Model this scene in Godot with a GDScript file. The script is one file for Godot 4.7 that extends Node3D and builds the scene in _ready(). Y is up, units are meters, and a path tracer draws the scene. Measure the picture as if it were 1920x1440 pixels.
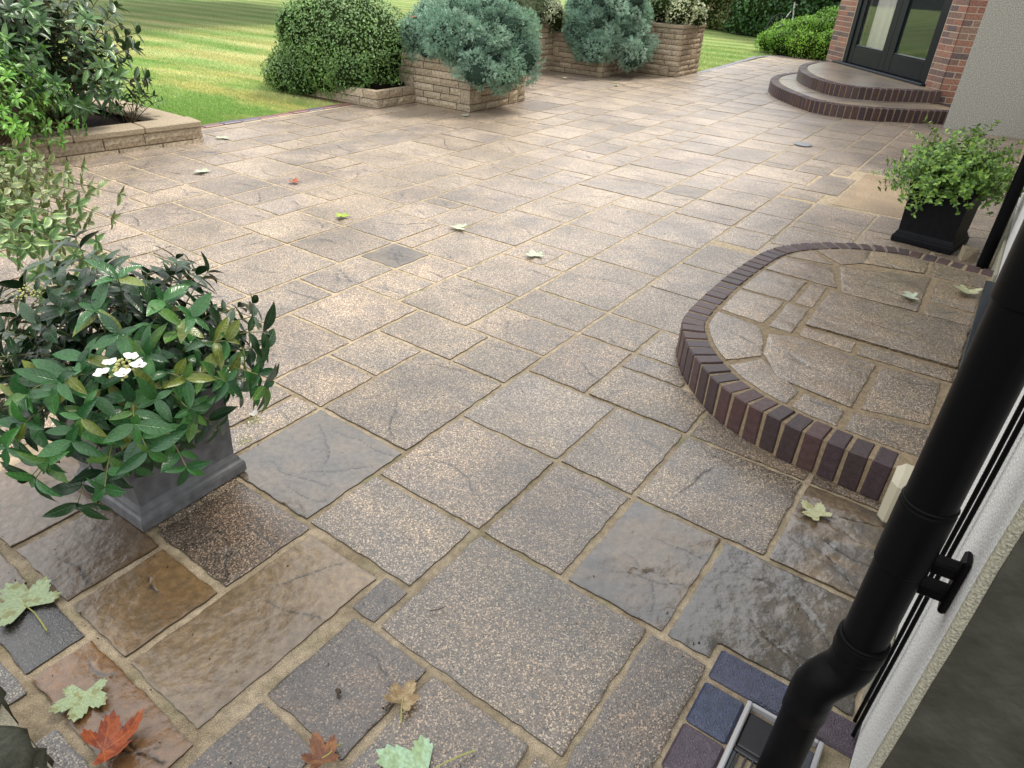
extends Node3D
# One grid unit U = 150 mm, the module of the paving. x runs along the house-to-lawn direction, y away from the camera, h up.
const U := 0.15
var counts := {}
var M := {}
var T := {}
var n_edge := FastNoiseLite.new()
var n_low := FastNoiseLite.new()
var n_riv := FastNoiseLite.new()
var n_fine := FastNoiseLite.new()
var eye := Vector3.ZERO


# ---------------------------------------------------------------- helpers
class MB:
	var v := PackedVector3Array()
	var c := PackedColorArray()
	var uv := PackedVector2Array()
	var i := PackedInt32Array()
	var tint := Color.WHITE

	func vert(p: Vector3, t := Vector2.ZERO) -> int:
		v.append(p)
		c.append(tint)
		uv.append(t)
		return v.size() - 1

	func tri(a: int, b: int, d: int) -> void:
		i.append(a)
		i.append(b)
		i.append(d)

	func quad(a: Vector3, b: Vector3, d: Vector3, e: Vector3) -> void:
		var k := v.size()
		var w := (b - a).length()
		var h := (e - a).length()
		vert(a, Vector2(0, h))
		vert(b, Vector2(w, h))
		vert(d, Vector2(w, 0))
		vert(e, Vector2(0, 0))
		tri(k, k + 2, k + 1)
		tri(k, k + 3, k + 2)

	# a quad turned away from the point o
	func oquad(a: Vector3, b: Vector3, d: Vector3, e: Vector3, o: Vector3) -> void:
		if (d - a).cross(b - a).dot((a + b + d + e) * 0.25 - o) >= 0:
			quad(a, b, d, e)
		else:
			quad(e, d, b, a)

	func otri(a: Vector3, b: Vector3, d: Vector3, o: Vector3) -> void:
		var k := v.size()
		vert(a)
		vert(b)
		vert(d)
		if (d - a).cross(b - a).dot((a + b + d) / 3.0 - o) >= 0:
			tri(k, k + 1, k + 2)
		else:
			tri(k, k + 2, k + 1)

	# chamfered box
	func box(o: Vector3, size: Vector3, bev := 0.004, b := Basis()) -> void:
		var s := size * 0.5
		var q := func(x: float, y: float, z: float, ax: int) -> Vector3:
			var p := Vector3(x * (s.x - (bev if ax != 0 else 0.0)), y * (s.y - (bev if ax != 1 else 0.0)), z * (s.z - (bev if ax != 2 else 0.0)))
			return o + b * p
		for g in [-1.0, 1.0]:
			oquad(q.call(g, -1, -1, 0), q.call(g, 1, -1, 0), q.call(g, 1, 1, 0), q.call(g, -1, 1, 0), o)
			oquad(q.call(-1, g, -1, 1), q.call(1, g, -1, 1), q.call(1, g, 1, 1), q.call(-1, g, 1, 1), o)
			oquad(q.call(-1, -1, g, 2), q.call(1, -1, g, 2), q.call(1, 1, g, 2), q.call(-1, 1, g, 2), o)
		if bev <= 0.0:
			return
		for e in [-1.0, 1.0]:
			for g in [-1.0, 1.0]:
				oquad(q.call(e, g, -1, 0), q.call(e, g, 1, 0), q.call(e, g, 1, 1), q.call(e, g, -1, 1), o)
				oquad(q.call(e, -1, g, 0), q.call(e, 1, g, 0), q.call(e, 1, g, 2), q.call(e, -1, g, 2), o)
				oquad(q.call(-1, e, g, 1), q.call(1, e, g, 1), q.call(1, e, g, 2), q.call(-1, e, g, 2), o)
				for h in [-1.0, 1.0]:
					otri(q.call(e, g, h, 0), q.call(e, g, h, 1), q.call(e, g, h, 2), o)

	func tube(pts: PackedVector3Array, r0: float, r1: float, sides := 6, caps := true) -> void:
		var base := v.size()
		var n := pts.size()
		var a := Vector3.ZERO
		for k in n:
			var d := (pts[mini(k + 1, n - 1)] - pts[maxi(k - 1, 0)]).normalized()
			if k == 0:
				a = d.cross(Vector3.UP if absf(d.y) < 0.9 else Vector3.RIGHT).normalized()
			else:
				a = (a - d * a.dot(d)).normalized()
			var bb := d.cross(a)
			var r := lerpf(r0, r1, float(k) / maxf(1.0, n - 1.0))
			for m in sides:
				var an := TAU * m / sides
				vert(pts[k] + (a * cos(an) + bb * sin(an)) * r, Vector2(float(m) / sides, k))
		for k in n - 1:
			for m in sides:
				var p := base + k * sides + m
				var p2 := base + k * sides + (m + 1) % sides
				tri(p, p2 + sides, p2)
				tri(p, p + sides, p2 + sides)
		if caps:
			for e in 2:
				var ring := base + (0 if e == 0 else (n - 1) * sides)
				var cc := vert(pts[0] if e == 0 else pts[n - 1])
				for m in sides:
					if e == 0:
						tri(cc, ring + m, ring + (m + 1) % sides)
					else:
						tri(cc, ring + (m + 1) % sides, ring + m)

	# profile of (radius, height) turned round the y axis; four sides make a square moulding
	func lathe(prof: PackedVector2Array, o: Vector3, sides := 24, square := false, turn := 0.0) -> void:
		var base := v.size()
		for k in prof.size():
			for m in sides:
				var an := TAU * (m + 0.5) / sides + turn
				var r := prof[k].x * (sqrt(2.0) if square else 1.0)
				vert(o + Vector3(cos(an) * r, prof[k].y, -sin(an) * r), Vector2(float(m) / sides * 3.0, prof[k].y * 3.0))
		for k in prof.size() - 1:
			for m in sides:
				var p := base + k * sides + m
				var p2 := base + k * sides + (m + 1) % sides
				tri(p, p2 + sides, p2)
				tri(p, p + sides, p2 + sides)

	func mesh(smooth := false) -> ArrayMesh:
		var a := []
		a.resize(Mesh.ARRAY_MAX)
		a[Mesh.ARRAY_VERTEX] = v
		a[Mesh.ARRAY_COLOR] = c
		a[Mesh.ARRAY_TEX_UV] = uv
		a[Mesh.ARRAY_INDEX] = i
		if smooth:
			var nn := PackedVector3Array()
			nn.resize(v.size())
			for k in range(0, i.size(), 3):
				var f := (v[i[k + 2]] - v[i[k]]).cross(v[i[k + 1]] - v[i[k]])
				nn[i[k]] += f
				nn[i[k + 1]] += f
				nn[i[k + 2]] += f
			for k in nn.size():
				nn[k] = nn[k].normalized() if nn[k].length_squared() > 1e-20 else Vector3.UP
			a[Mesh.ARRAY_NORMAL] = nn
		var m := ArrayMesh.new()
		m.add_surface_from_arrays(Mesh.PRIMITIVE_TRIANGLES, a)
		return m


func P(x: float, y: float, h := 0.0) -> Vector3:
	return Vector3(x * U, h * U, -y * U)


func numbered(called: String, parent: Node) -> String:
	var key := str(parent.get_instance_id()) + called
	counts[key] = counts.get(key, -1) + 1
	return called if counts[key] == 0 else "%s_%03d" % [called, counts[key]]


func part(parent: Node, called: String, mesh: Mesh, mat: Material, xf := Transform3D()) -> MeshInstance3D:
	var o := MeshInstance3D.new()
	o.name = numbered(called, parent)
	o.mesh = mesh
	o.material_override = mat
	o.transform = xf
	parent.add_child(o, true)
	return o


func tag(o: Node, label: String, category := "", group := "", kind := "") -> void:
	if label:
		o.set_meta("label", label)
	if category:
		o.set_meta("category", category)
	if group:
		o.set_meta("group", group)
	if kind:
		o.set_meta("kind", kind)


func thing(called: String, label: String, category: String, at := Vector3.ZERO, turn := 0.0, group := "", kind := "") -> Node3D:
	var o := Node3D.new()
	o.name = numbered(called, self)
	o.position = at
	o.rotation.y = turn
	add_child(o, true)
	tag(o, label, category, group, kind)
	return o


func holder(parent: Node, called: String) -> Node3D:
	var o := Node3D.new()
	o.name = numbered(called, parent)
	parent.add_child(o, true)
	return o


func lin(r: float, g: float, b: float) -> Color:
	return Color(r, g, b)


func mat(r: float, g: float, b: float, rough := 0.7, spec := 0.5) -> StandardMaterial3D:
	var m := StandardMaterial3D.new()
	m.albedo_color = Color(r, g, b).linear_to_srgb()
	m.roughness = rough
	m.metallic_specular = spec
	return m


func vmat(rough := 0.7, spec := 0.5, tex: Texture2D = null, nrm: Texture2D = null, ns := 1.0) -> StandardMaterial3D:
	var m := StandardMaterial3D.new()
	m.vertex_color_use_as_albedo = true
	m.roughness = rough
	m.metallic_specular = spec
	m.albedo_texture = tex
	if nrm:
		m.normal_enabled = true
		m.normal_texture = nrm
		m.normal_scale = ns
	return m


func tri_map(m: StandardMaterial3D, per_metre: float, world := true) -> StandardMaterial3D:
	m.uv1_triplanar = true
	m.uv1_world_triplanar = world
	m.uv1_scale = Vector3.ONE * per_metre
	return m


func noise(seed_: int, freq: float, oct := 4, type := FastNoiseLite.TYPE_SIMPLEX_SMOOTH) -> FastNoiseLite:
	var n := FastNoiseLite.new()
	n.seed = seed_
	n.frequency = freq
	n.noise_type = type
	n.fractal_type = FastNoiseLite.FRACTAL_FBM
	n.fractal_octaves = oct
	return n


# ---------------------------------------------------------------- textures
func tex_of(img: Image) -> ImageTexture:
	img.generate_mipmaps()
	return ImageTexture.create_from_image(img)


func normal_of(grey: Image, s: float) -> ImageTexture:
	var b: Image = grey.duplicate()
	b.convert(Image.FORMAT_RGBA8)
	b.bump_map_to_normal_map(s)
	b.generate_mipmaps()
	return ImageTexture.create_from_image(b)


# exposed-aggregate stone: a grain of light and dark specks over mottling; returns [colour, normal]
func speckle(seed_: int, size: int, specks: int, lo: float, contrast: float, rmax: float) -> Array:
	var r := RandomNumberGenerator.new()
	r.seed = seed_
	var a := noise(seed_, 0.02, 4).get_seamless_image(size, size)
	var b := noise(seed_ + 1, 0.19, 3).get_seamless_image(size, size)
	var da := a.get_data()
	var db := b.get_data()
	var f := PackedFloat32Array()
	f.resize(size * size)
	for k in size * size:
		f[k] = lo + (da[k] / 255.0 - 0.5) * 0.22 + (db[k] / 255.0 - 0.5) * 0.34
	var warm := PackedFloat32Array()
	warm.resize(size * size)
	for k in specks:
		var cx := r.randi() % size
		var cy := r.randi() % size
		var rad := r.randf_range(0.6, rmax) * r.randf_range(0.5, 1.0)
		var light := r.randf() < 0.62
		var to := (lo + contrast * r.randf_range(0.25, 1.0)) if light else lo - contrast * r.randf_range(0.2, 0.6)
		var wv := r.randf_range(-0.03, 0.045)
		var ir := int(ceil(rad))
		var sq := r.randf_range(0.6, 1.5)
		for dy in range(-ir, ir + 1):
			for dx in range(-ir, ir + 1):
				var dd := (dx * dx * sq + dy * dy / sq) / (rad * rad)
				if dd <= 1.0:
					var at := ((cy + dy + size) % size) * size + (cx + dx + size) % size
					f[at] = lerpf(f[at], to, 1.0 - dd * 0.5)
					warm[at] = wv
	var rgb := PackedByteArray()
	rgb.resize(size * size * 3)
	var hh := PackedByteArray()
	hh.resize(size * size)
	for k in size * size:
		var x := clampf(f[k], 0.04, 1.0)
		rgb[k * 3] = int(clampf(x * (1.0 + warm[k]), 0, 1) * 255)
		rgb[k * 3 + 1] = int(x * 255)
		rgb[k * 3 + 2] = int(clampf(x * (1.0 - warm[k] * 0.9), 0, 1) * 255)
		hh[k] = int(x * 255)
	var img := Image.create_from_data(size, size, false, Image.FORMAT_RGB8, rgb)
	var him := Image.create_from_data(size, size, false, Image.FORMAT_L8, hh)
	return [tex_of(img), normal_of(him, 3.0)]


# a grey mottle for colour multiplication and a normal map from it
func mottle(seed_: int, size: int, freq: float, oct: int, lo: float, hi: float, bump: float, type := FastNoiseLite.TYPE_SIMPLEX_SMOOTH) -> Array:
	var a := noise(seed_, freq, oct, type).get_seamless_image(size, size)
	var d := a.get_data()
	var rgb := PackedByteArray()
	rgb.resize(size * size * 3)
	for k in size * size:
		var x := int(lerpf(lo, hi, d[k] / 255.0) * 255)
		rgb[k * 3] = x
		rgb[k * 3 + 1] = x
		rgb[k * 3 + 2] = x
	return [tex_of(Image.create_from_data(size, size, false, Image.FORMAT_RGB8, rgb)), normal_of(a, bump)]


# pinnate veins on a leaf, u across, v along
func vein_leaf(w: int, h: int, nv: int, edge_pale: float, seed_: int) -> Array:
	var n := noise(seed_, 0.035, 3)
	var img := Image.create(w, h, false, Image.FORMAT_RGB8)
	var him := Image.create(w, h, false, Image.FORMAT_L8)
	for y in h:
		var t := float(y) / h
		for x in w:
			var u := absf(float(x) / w - 0.5) * 2.0
			var mid := clampf(1.0 - u * 16.0, 0.0, 1.0)
			var ph := (t * nv - u * 2.2 + u * u * 0.6)
			var sv := absf(ph - roundf(ph))
			var side := clampf(1.0 - sv * 9.0, 0.0, 1.0) * clampf(1.0 - u * 0.9, 0.0, 1.0)
			var nz := n.get_noise_2d(x, y + 400 * signf(x - w * 0.5)) * 0.12
			var g := 0.72 + nz + side * 0.1 + mid * 0.22
			var pale := 0.0
			if edge_pale > 0.0:
				pale = clampf((u - 0.52 + n.get_noise_2d(x * 2.0, y * 2.0) * 0.5) * 7.0, 0.0, 1.0) * edge_pale
			img.set_pixel(x, y, Color(lerpf(g * (0.93 + mid * 0.2), 1.0, pale), lerpf(g, 1.0, pale), lerpf(g * 0.95, 0.85, pale)))
			him.set_pixel(x, y, Color.WHITE * clampf(0.62 - side * 0.32 - mid * 0.4 + (0.5 - absf(sv - 0.25)) * 0.3, 0, 1))
	return [tex_of(img), normal_of(him, 4.0)]


# palmate veins, the petiole at the middle of the lower edge
func maple_tex(base: Color, vein: Color, blot: Color, amount: float, seed_: int) -> ImageTexture:
	var s := 192
	var n := noise(seed_, 0.02, 4)
	var n2 := noise(seed_ + 5, 0.11, 3)
	var img := Image.create(s, s, false, Image.FORMAT_RGB8)
	for y in s:
		for x in s:
			var p := Vector2(x / float(s) - 0.5, 0.8 - y / float(s))
			var an := atan2(p.x, p.y)
			var r := p.length()
			var best := 1.0
			for k in [-1.75, -0.85, 0.0, 0.85, 1.75]:
				var d := absf(sin(an - k)) * r if absf(an - k) < 1.2 else 1.0
				best = minf(best, d)
				var along := r * cos(an - k)
				var side := absf(fposmod(along * 9.0 - d * 7.0, 1.0) - 0.5)
				if absf(an - k) < 0.42 and side < 0.05:
					best = minf(best, 0.006)
			var vv := clampf(1.0 - best / 0.009, 0.0, 1.0)
			var b := clampf((n.get_noise_2d(x, y) + amount - 0.5) * 4.0, 0.0, 1.0)
			var col := base.lerp(blot, b * 0.8).lerp(vein, vv * 0.7)
			col = col * (1.0 + n2.get_noise_2d(x, y) * 0.35)
			img.set_pixel(x, y, Color(clampf(col.r, 0, 1), clampf(col.g, 0, 1), clampf(col.b, 0, 1)).linear_to_srgb())
	return tex_of(img)


# ---------------------------------------------------------------- paving slabs
# A slab from an outline in metres round the origin: riven top, worn arris, sides painted darker for dirt and joint shade.
func slab_mesh(poly: PackedVector2Array, sd: int, spacing: float, tones: Array, amp: float, thick: float, wob: float, into: MB = null, shift := Vector3.ZERO, cracks := 0, world := Vector2.ZERO) -> MB:
	var o := Vector2((sd * 37) % 911, (sd * 53) % 877)
	if not Geometry2D.is_polygon_clockwise(poly):
		poly.reverse()
	# clockwise in (x, y), y away from the camera
	var ring := PackedVector2Array()
	var nor := PackedVector2Array()
	var n := poly.size()
	for k in n:
		var a := poly[k]
		var b := poly[(k + 1) % n]
		var l := a.distance_to(b)
		if l < 1e-4:
			continue
		var d := (b - a) / l
		var inw := Vector2(d.y, -d.x)
		var sharp := l > 0.06
		var m := maxi(1, int(l / (spacing * 0.8)))
		var cr := minf(0.004 + 0.012 * maxf(0.0, n_edge.get_noise_2d(o.x + k * 31.0, o.y)), l * 0.25) if sharp else 0.0
		for j in m + 1:
			if not sharp and j == m:
				continue
			var s := lerpf(cr, l - cr, float(j) / m)
			var p := a + d * s
			var w := n_edge.get_noise_2d(p.x * 100.0 + o.x, p.y * 100.0 + o.y) * wob
			ring.append(p + inw * (w + wob * 0.4))
			nor.append(inw)
	var rn := ring.size()
	var pts := PackedVector2Array(ring)
	for k in rn:
		var inw := (nor[k] + nor[(k + 1) % rn] * 0.5 + nor[(k + rn - 1) % rn] * 0.5).normalized()
		pts.append(ring[k] + inw * minf(0.006, spacing * 0.4))
	var inner := Geometry2D.offset_polygon(ring, -(0.009 + spacing * 0.55))
	var r := RandomNumberGenerator.new()
	r.seed = sd + 77
	if inner.size() > 0:
		var bb := Rect2(inner[0][0], Vector2.ZERO)
		for p in inner[0]:
			bb = bb.expand(p)
		var nx := int(bb.size.x / spacing) + 1
		var ny := int(bb.size.y / spacing) + 1
		for iy in ny + 1:
			for ix in nx + 1:
				var p := bb.position + Vector2((ix + (0.5 if iy % 2 else 0.0)) * spacing, iy * spacing) + Vector2(r.randf_range(-0.2, 0.2), r.randf_range(-0.2, 0.2)) * spacing
				if Geometry2D.is_point_in_polygon(p, inner[0]):
					pts.append(p)
	# clefts: a high lip, a foot painted dark for shade and dirt, a low shelf along each
	var cleft := {}
	if cracks > 0 and inner.size() > 0:
		var bb := Rect2(inner[0][0], Vector2.ZERO)
		for p in inner[0]:
			bb = bb.expand(p)
		for ci in cracks:
			var p := bb.position + Vector2(r.randf_range(0.0, 0.55), r.randf_range(0.1, 0.9)) * bb.size
			var head := r.randf_range(-0.5, 0.35)
			if r.randf() < 0.2:
				head += 1.2
			var dstep := clampf(spacing * 0.7, 0.008, 0.03)
			var m := int(bb.size.length() * r.randf_range(0.35, 0.95) / dstep)
			var up := 1.0 if r.randf() < 0.5 else -1.0
			var deep := r.randf_range(0.002, 0.0042)
			var hd := head
			for j in m:
				hd = lerpf(hd, head, 0.12) + r.randfn() * 0.2
				p += Vector2(cos(hd), sin(hd)) * dstep
				var side := Vector2(-sin(hd), cos(hd)) * up
				var e := sin(PI * (j + 0.5) / m)
				var wd := (0.0012 + 0.0013 * e) * clampf(spacing / 0.014, 1.0, 2.2)
				for row in 3:
					var off: float = [0.0018, -wd, -wd * 2.2 - 0.005][row]
					var q := p + side * off
					if Geometry2D.is_point_in_polygon(q, inner[0]):
						cleft[pts.size()] = Vector2([0.0006, -deep, -deep * 0.75][row] * e, [1.0, lerpf(0.4, 0.1, e), 0.85][row])
						pts.append(q)
	var tris := Geometry2D.triangulate_delaunay(pts)
	var mb := into if into else MB.new()
	var k0 := mb.v.size()
	var ang := r.randf_range(-0.5, 0.5) + 0.25
	var cs := cos(ang)
	var sn := sin(ang)
	var uvo := Vector2(r.randf(), r.randf())
	var uvr := r.randi() % 4 * PI / 2
	var tilt := Vector2(r.randf_range(-0.004, 0.004), r.randf_range(-0.004, 0.004))
	var lift := r.randf_range(-0.0015, 0.0025)
	var ta: Color = tones[0]
	var tb: Color = tones[1]
	var tc: Color = tones[2]
	for k in pts.size():
		var p := pts[k]
		var q := Vector2(p.x * cs + p.y * sn, (-p.x * sn + p.y * cs) * 2.6) + o
		var f := n_riv.get_noise_2d(q.x * 100.0, q.y * 100.0) * 4.0 + 8.0
		var fl := floorf(f)
		var fr := f - fl
		var step := smoothstep(0.46, 0.54, fr)
		var h := (fl + step - 8.0) * amp + (fr - 0.5) * amp * 0.5 + n_fine.get_noise_2d(p.x * 100.0 + o.x, p.y * 100.0 + o.y) * 0.0012
		h = clampf(h, -0.005, 0.006)
		if k < rn:
			h = h * 0.5 - 0.0016
		elif k < rn * 2:
			h = h * 0.8 - 0.0004
		h += lift + tilt.dot(p)
		if cleft.has(k):
			h = maxf(h + cleft[k].x, -0.0042)
		h = maxf(h, -0.0014 if spacing > 0.018 else -0.0038)
		var m1 := clampf(n_low.get_noise_2d(p.x * 100.0 + o.x * 3.0, p.y * 100.0 + o.y) * 2.2 + 0.5, 0, 1)
		var m2 := clampf(n_low.get_noise_2d(q.x * 160.0 + 500.0, q.y * 160.0) * 1.6 + 0.1, 0, 1)
		var col := ta.lerp(tb, m1).lerp(tc, m2 * 0.75)
		if cleft.has(k):
			col = col * cleft[k].y
		if k < rn:
			col = col * 0.75
		var st := 1.0 + clampf(n_low.get_noise_2d((p.x + world.x) * 60.0, (p.y + world.y) * 60.0) * 0.55, -0.26, 0.12)
		mb.tint = Color(col.r * st, col.g * st, col.b * st)
		mb.vert(Vector3(p.x, h, -p.y) + shift, uvo + p.rotated(uvr) / 0.62)
	for k in range(0, tris.size(), 3):
		var a := pts[tris[k]]
		var b := pts[tris[k + 1]]
		var d := pts[tris[k + 2]]
		if not Geometry2D.is_point_in_polygon((a + b + d) / 3.0, ring):
			continue
		if (b - a).cross(d - a) > 0:
			mb.tri(k0 + tris[k], k0 + tris[k + 2], k0 + tris[k + 1])
		else:
			mb.tri(k0 + tris[k], k0 + tris[k + 1], k0 + tris[k + 2])
	var dirt_shade := lerpf(0.34, 0.62, smoothstep(0.014, 0.04, spacing))  # sides darkened for grime and the shade of the joint, less on coarse slabs
	mb.tint = Color(ta.r * dirt_shade, ta.g * dirt_shade * 0.94, ta.b * dirt_shade * 0.8)
	var s0 := mb.v.size()
	for k in rn:
		mb.vert(mb.v[k0 + k], ring[k])
		mb.vert(mb.v[k0 + k] - Vector3(0, thick, 0), ring[k] + Vector2(0.05, 0.05))
	for k in rn:
		var a := s0 + k * 2
		var b := s0 + ((k + 1) % rn) * 2
		mb.tri(a, b, b + 1)
		mb.tri(a, b + 1, a + 1)
	return mb


func wx(x: float) -> float:
	return x * (1.0 + 0.00045 * absf(x))


func rect_poly(x0: float, y0: float, x1: float, y1: float, j: float) -> PackedVector2Array:
	return PackedVector2Array([Vector2(wx(x0) + j, y0 + j), Vector2(wx(x0) + j, y1 - j), Vector2(wx(x1) - j, y1 - j), Vector2(wx(x1) - j, y0 + j)])


# ---------------------------------------------------------------- walls of bricks or stones
# Frame of a wall seen from outside: x along it to the right, y up, z out of it.
func frame(o: Vector3, out: Vector3) -> Transform3D:
	var z := out.normalized()
	return Transform3D(Basis(Vector3.UP.cross(z), Vector3.UP, z), o)


var stone_cache := {}


func stone_mesh(l: float, h: float, d: float, variant: int, rough: float) -> ArrayMesh:
	var key := "%d_%d_%d_%d" % [int(round(l * 200)), int(round(h * 200)), variant, int(rough * 10000)]
	if stone_cache.has(key):
		return stone_cache[key]
	var mb := MB.new()
	var r := RandomNumberGenerator.new()
	r.seed = variant * 91 + int(l * 1000)
	var nx := maxi(2, int(l / 0.05))
	var ny := maxi(2, int(h / 0.03))
	for y in ny + 1:
		for x in nx + 1:
			var bx := x == 0 or x == nx
			var by := y == 0 or y == ny
			var z := d * 0.5 + (-rough * 0.9 if bx or by else r.randf_range(-rough * 0.3, rough * 0.8))
			mb.vert(Vector3((float(x) / nx - 0.5) * l + (0.0 if not bx else r.randf_range(-0.002, 0.002)), (float(y) / ny - 0.5) * h, z), Vector2(x / float(nx) * l, y / float(ny) * h) * 4.0 + Vector2(variant * 0.37, variant * 0.13))
	for y in ny:
		for x in nx:
			var a := y * (nx + 1) + x
			mb.tri(a, a + nx + 2, a + 1)
			mb.tri(a, a + nx + 1, a + nx + 2)
	var s := Vector3(l * 0.5, h * 0.5, d * 0.5)
	var zf := s.z - rough * 0.9
	mb.quad(Vector3(-s.x, s.y, zf), Vector3(s.x, s.y, zf), Vector3(s.x, s.y, -s.z), Vector3(-s.x, s.y, -s.z))
	mb.quad(Vector3(s.x, -s.y, zf), Vector3(-s.x, -s.y, zf), Vector3(-s.x, -s.y, -s.z), Vector3(s.x, -s.y, -s.z))
	mb.quad(Vector3(s.x, -s.y, zf), Vector3(s.x, -s.y, -s.z), Vector3(s.x, s.y, -s.z), Vector3(s.x, s.y, zf))
	mb.quad(Vector3(-s.x, -s.y, -s.z), Vector3(-s.x, -s.y, zf), Vector3(-s.x, s.y, zf), Vector3(-s.x, s.y, -s.z))
	stone_cache[key] = mb.mesh()
	return stone_cache[key]


# split-faced walling blocks in courses, some of them two courses high
func stone_face(parent: Node, called: String, o: Vector3, out: Vector3, length: float, height: float, course: float, lmin: float, lmax: float, depth: float, r: RandomNumberGenerator, mats: Array, jump := 0.12) -> void:
	var fr := frame(o, out)
	var rows := maxi(1, int(round(height / course)))
	var ch := height / rows
	var taken := {}
	for row in rows:
		var x := -0.001
		var first := true
		while x < length - 0.02:
			var hit := false
			for span in taken.get(row, []):
				if x >= span.x - 0.03 and x < span.y - 0.01:
					x = span.y
					hit = true
			if hit:
				continue
			var l := r.randf_range(lmin, lmax) * (0.6 if first and row % 2 else 1.0)
			first = false
			if length - x - l < lmin * 0.5:
				l = length - x
			for span in taken.get(row, []):
				if span.x > x and x + l > span.x - lmin * 0.4:
					l = span.x - x
			var hh := ch
			if row < rows - 1 and l < lmax * 0.8 and r.randf() < jump:
				hh = ch * 2
				var list: Array = taken.get(row + 1, [])
				list.append(Vector2(x, x + l))
				taken[row + 1] = list
			var me := stone_mesh(snappedf(l, 0.01) - 0.009, hh - 0.009, depth, r.randi() % 4, 0.009)
			part(parent, called, me, mats[r.randi() % mats.size()], fr * Transform3D(Basis(), Vector3(x + l * 0.5, row * ch + hh * 0.5, -depth * 0.5 + r.randf_range(-0.004, 0.004))))
			x += l


func box_part(parent: Node, called: String, o: Vector3, size: Vector3, m: Material, bev := 0.004, b := Basis()) -> MeshInstance3D:
	var mb := MB.new()
	mb.box(Vector3.ZERO, size, bev)
	return part(parent, called, mb.mesh(), m, Transform3D(b, o))


# ---------------------------------------------------------------- foliage
func leaf_mesh(width: float, fold: float, droop: float, seg: int, wave := 0.0, peak := 0.85) -> ArrayMesh:
	var mb := MB.new()
	for k in seg + 1:
		var t := float(k) / seg
		var w := width * pow(sin(PI * pow(t, peak)), 0.85) * 0.5
		if k == 0 or k == seg:
			w = 0.0
		var y := -droop * t * t
		var wv := sin(t * 9.0) * wave
		mb.vert(Vector3(-w, y + fold * w + wv, -t), Vector2(0.5 - w / width, t))
		mb.vert(Vector3(0, y, -t), Vector2(0.5, t))
		mb.vert(Vector3(w, y + fold * w - wv, -t), Vector2(0.5 + w / width, t))
	for k in seg:
		var a := k * 3
		for s in 2:
			mb.tri(a + s, a + s + 3, a + s + 4)
			mb.tri(a + s, a + s + 4, a + s + 1)
	return mb.mesh(true)


func leaf_xf(at: Vector3, dir: Vector3, up: Vector3, len_: float) -> Transform3D:
	var z := -dir.normalized()
	var x := up.cross(z)
	if x.length_squared() < 1e-5:
		x = Vector3.RIGHT.cross(z)
	x = x.normalized()
	return Transform3D(Basis(x * len_, z.cross(x) * len_, z * len_), at)


func multi(parent: Node, called: String, mesh: Mesh, m: Material, xf: Array, cols: Array) -> MultiMeshInstance3D:
	var mm := MultiMesh.new()
	mm.transform_format = MultiMesh.TRANSFORM_3D
	mm.use_colors = true
	mm.mesh = mesh
	mm.instance_count = xf.size()
	for k in xf.size():
		mm.set_instance_transform(k, xf[k])
		mm.set_instance_color(k, cols[k])
	var o := MultiMeshInstance3D.new()
	o.name = numbered(called, parent)
	o.multimesh = mm
	o.material_override = m
	parent.add_child(o, true)
	o.set_meta("kind", "stuff")
	return o


# Shoots from a base that bend out to tips, leaves in pairs up each and a rosette at its end. Returns leaf transforms; the stems become one part.
func shoots(parent: Node, base: Vector3, tips: Array, r: RandomNumberGenerator, pairs: int, llen: Vector2, rosette: int, stem_r: float, stem_mat: Material, from := 0.45, spread := 1.0) -> Array:
	var out := []
	var st := MB.new()
	for tip: Vector3 in tips:
		var b := base + Vector3(r.randf_range(-1, 1), 0, r.randf_range(-1, 1)) * 0.06 * spread
		var mid := b.lerp(tip, 0.5) + Vector3(0, (tip - b).length() * 0.22, 0)
		var pts := PackedVector3Array()
		for k in 9:
			var t := k / 8.0
			pts.append(b.lerp(mid, t).lerp(mid.lerp(tip, t), t))
		st.tube(pts, stem_r, stem_r * 0.45, 5, false)
		var spin := r.randf() * TAU
		for k in pairs:
			var t := lerpf(from, 0.95, (k + 0.5) / pairs)
			var p := b.lerp(mid, t).lerp(mid.lerp(tip, t), t)
			var d := (mid.lerp(tip, t) - b.lerp(mid, t)).normalized()
			var a := d.cross(Vector3.UP)
			a = (a if a.length() > 0.05 else Vector3.RIGHT).normalized()
			spin += PI / 2 + r.randf_range(-0.25, 0.25)
			for s in 2:
				var side := a.rotated(d, spin + PI * s)
				var dir := (side + d * r.randf_range(0.25, 0.7) + Vector3(0, r.randf_range(-0.25, 0.2), 0)).normalized()
				out.append(leaf_xf(p, dir, (Vector3.UP * 0.8 + d * 0.7 + Vector3(r.randf_range(-0.3, 0.3), 0, r.randf_range(-0.3, 0.3))).normalized(), r.randf_range(llen.x, llen.y)))
		var d1 := (tip - mid).normalized()
		var a1 := d1.cross(Vector3.UP)
		a1 = (a1 if a1.length() > 0.05 else Vector3.RIGHT).normalized()
		for k in rosette:
			var side := a1.rotated(d1, spin + TAU * k / rosette + r.randf_range(-0.2, 0.2))
			var dir := (side + d1 * r.randf_range(0.15, 0.75) + Vector3(0, r.randf_range(-0.15, 0.25), 0)).normalized()
			out.append(leaf_xf(tip, dir, (d1 + Vector3.UP * 0.7).normalized(), r.randf_range(llen.x, llen.y) * (1.0 if k % 2 == 0 else 0.75)))
	part(parent, "stems", st.mesh(true), stem_mat)
	return out


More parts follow.
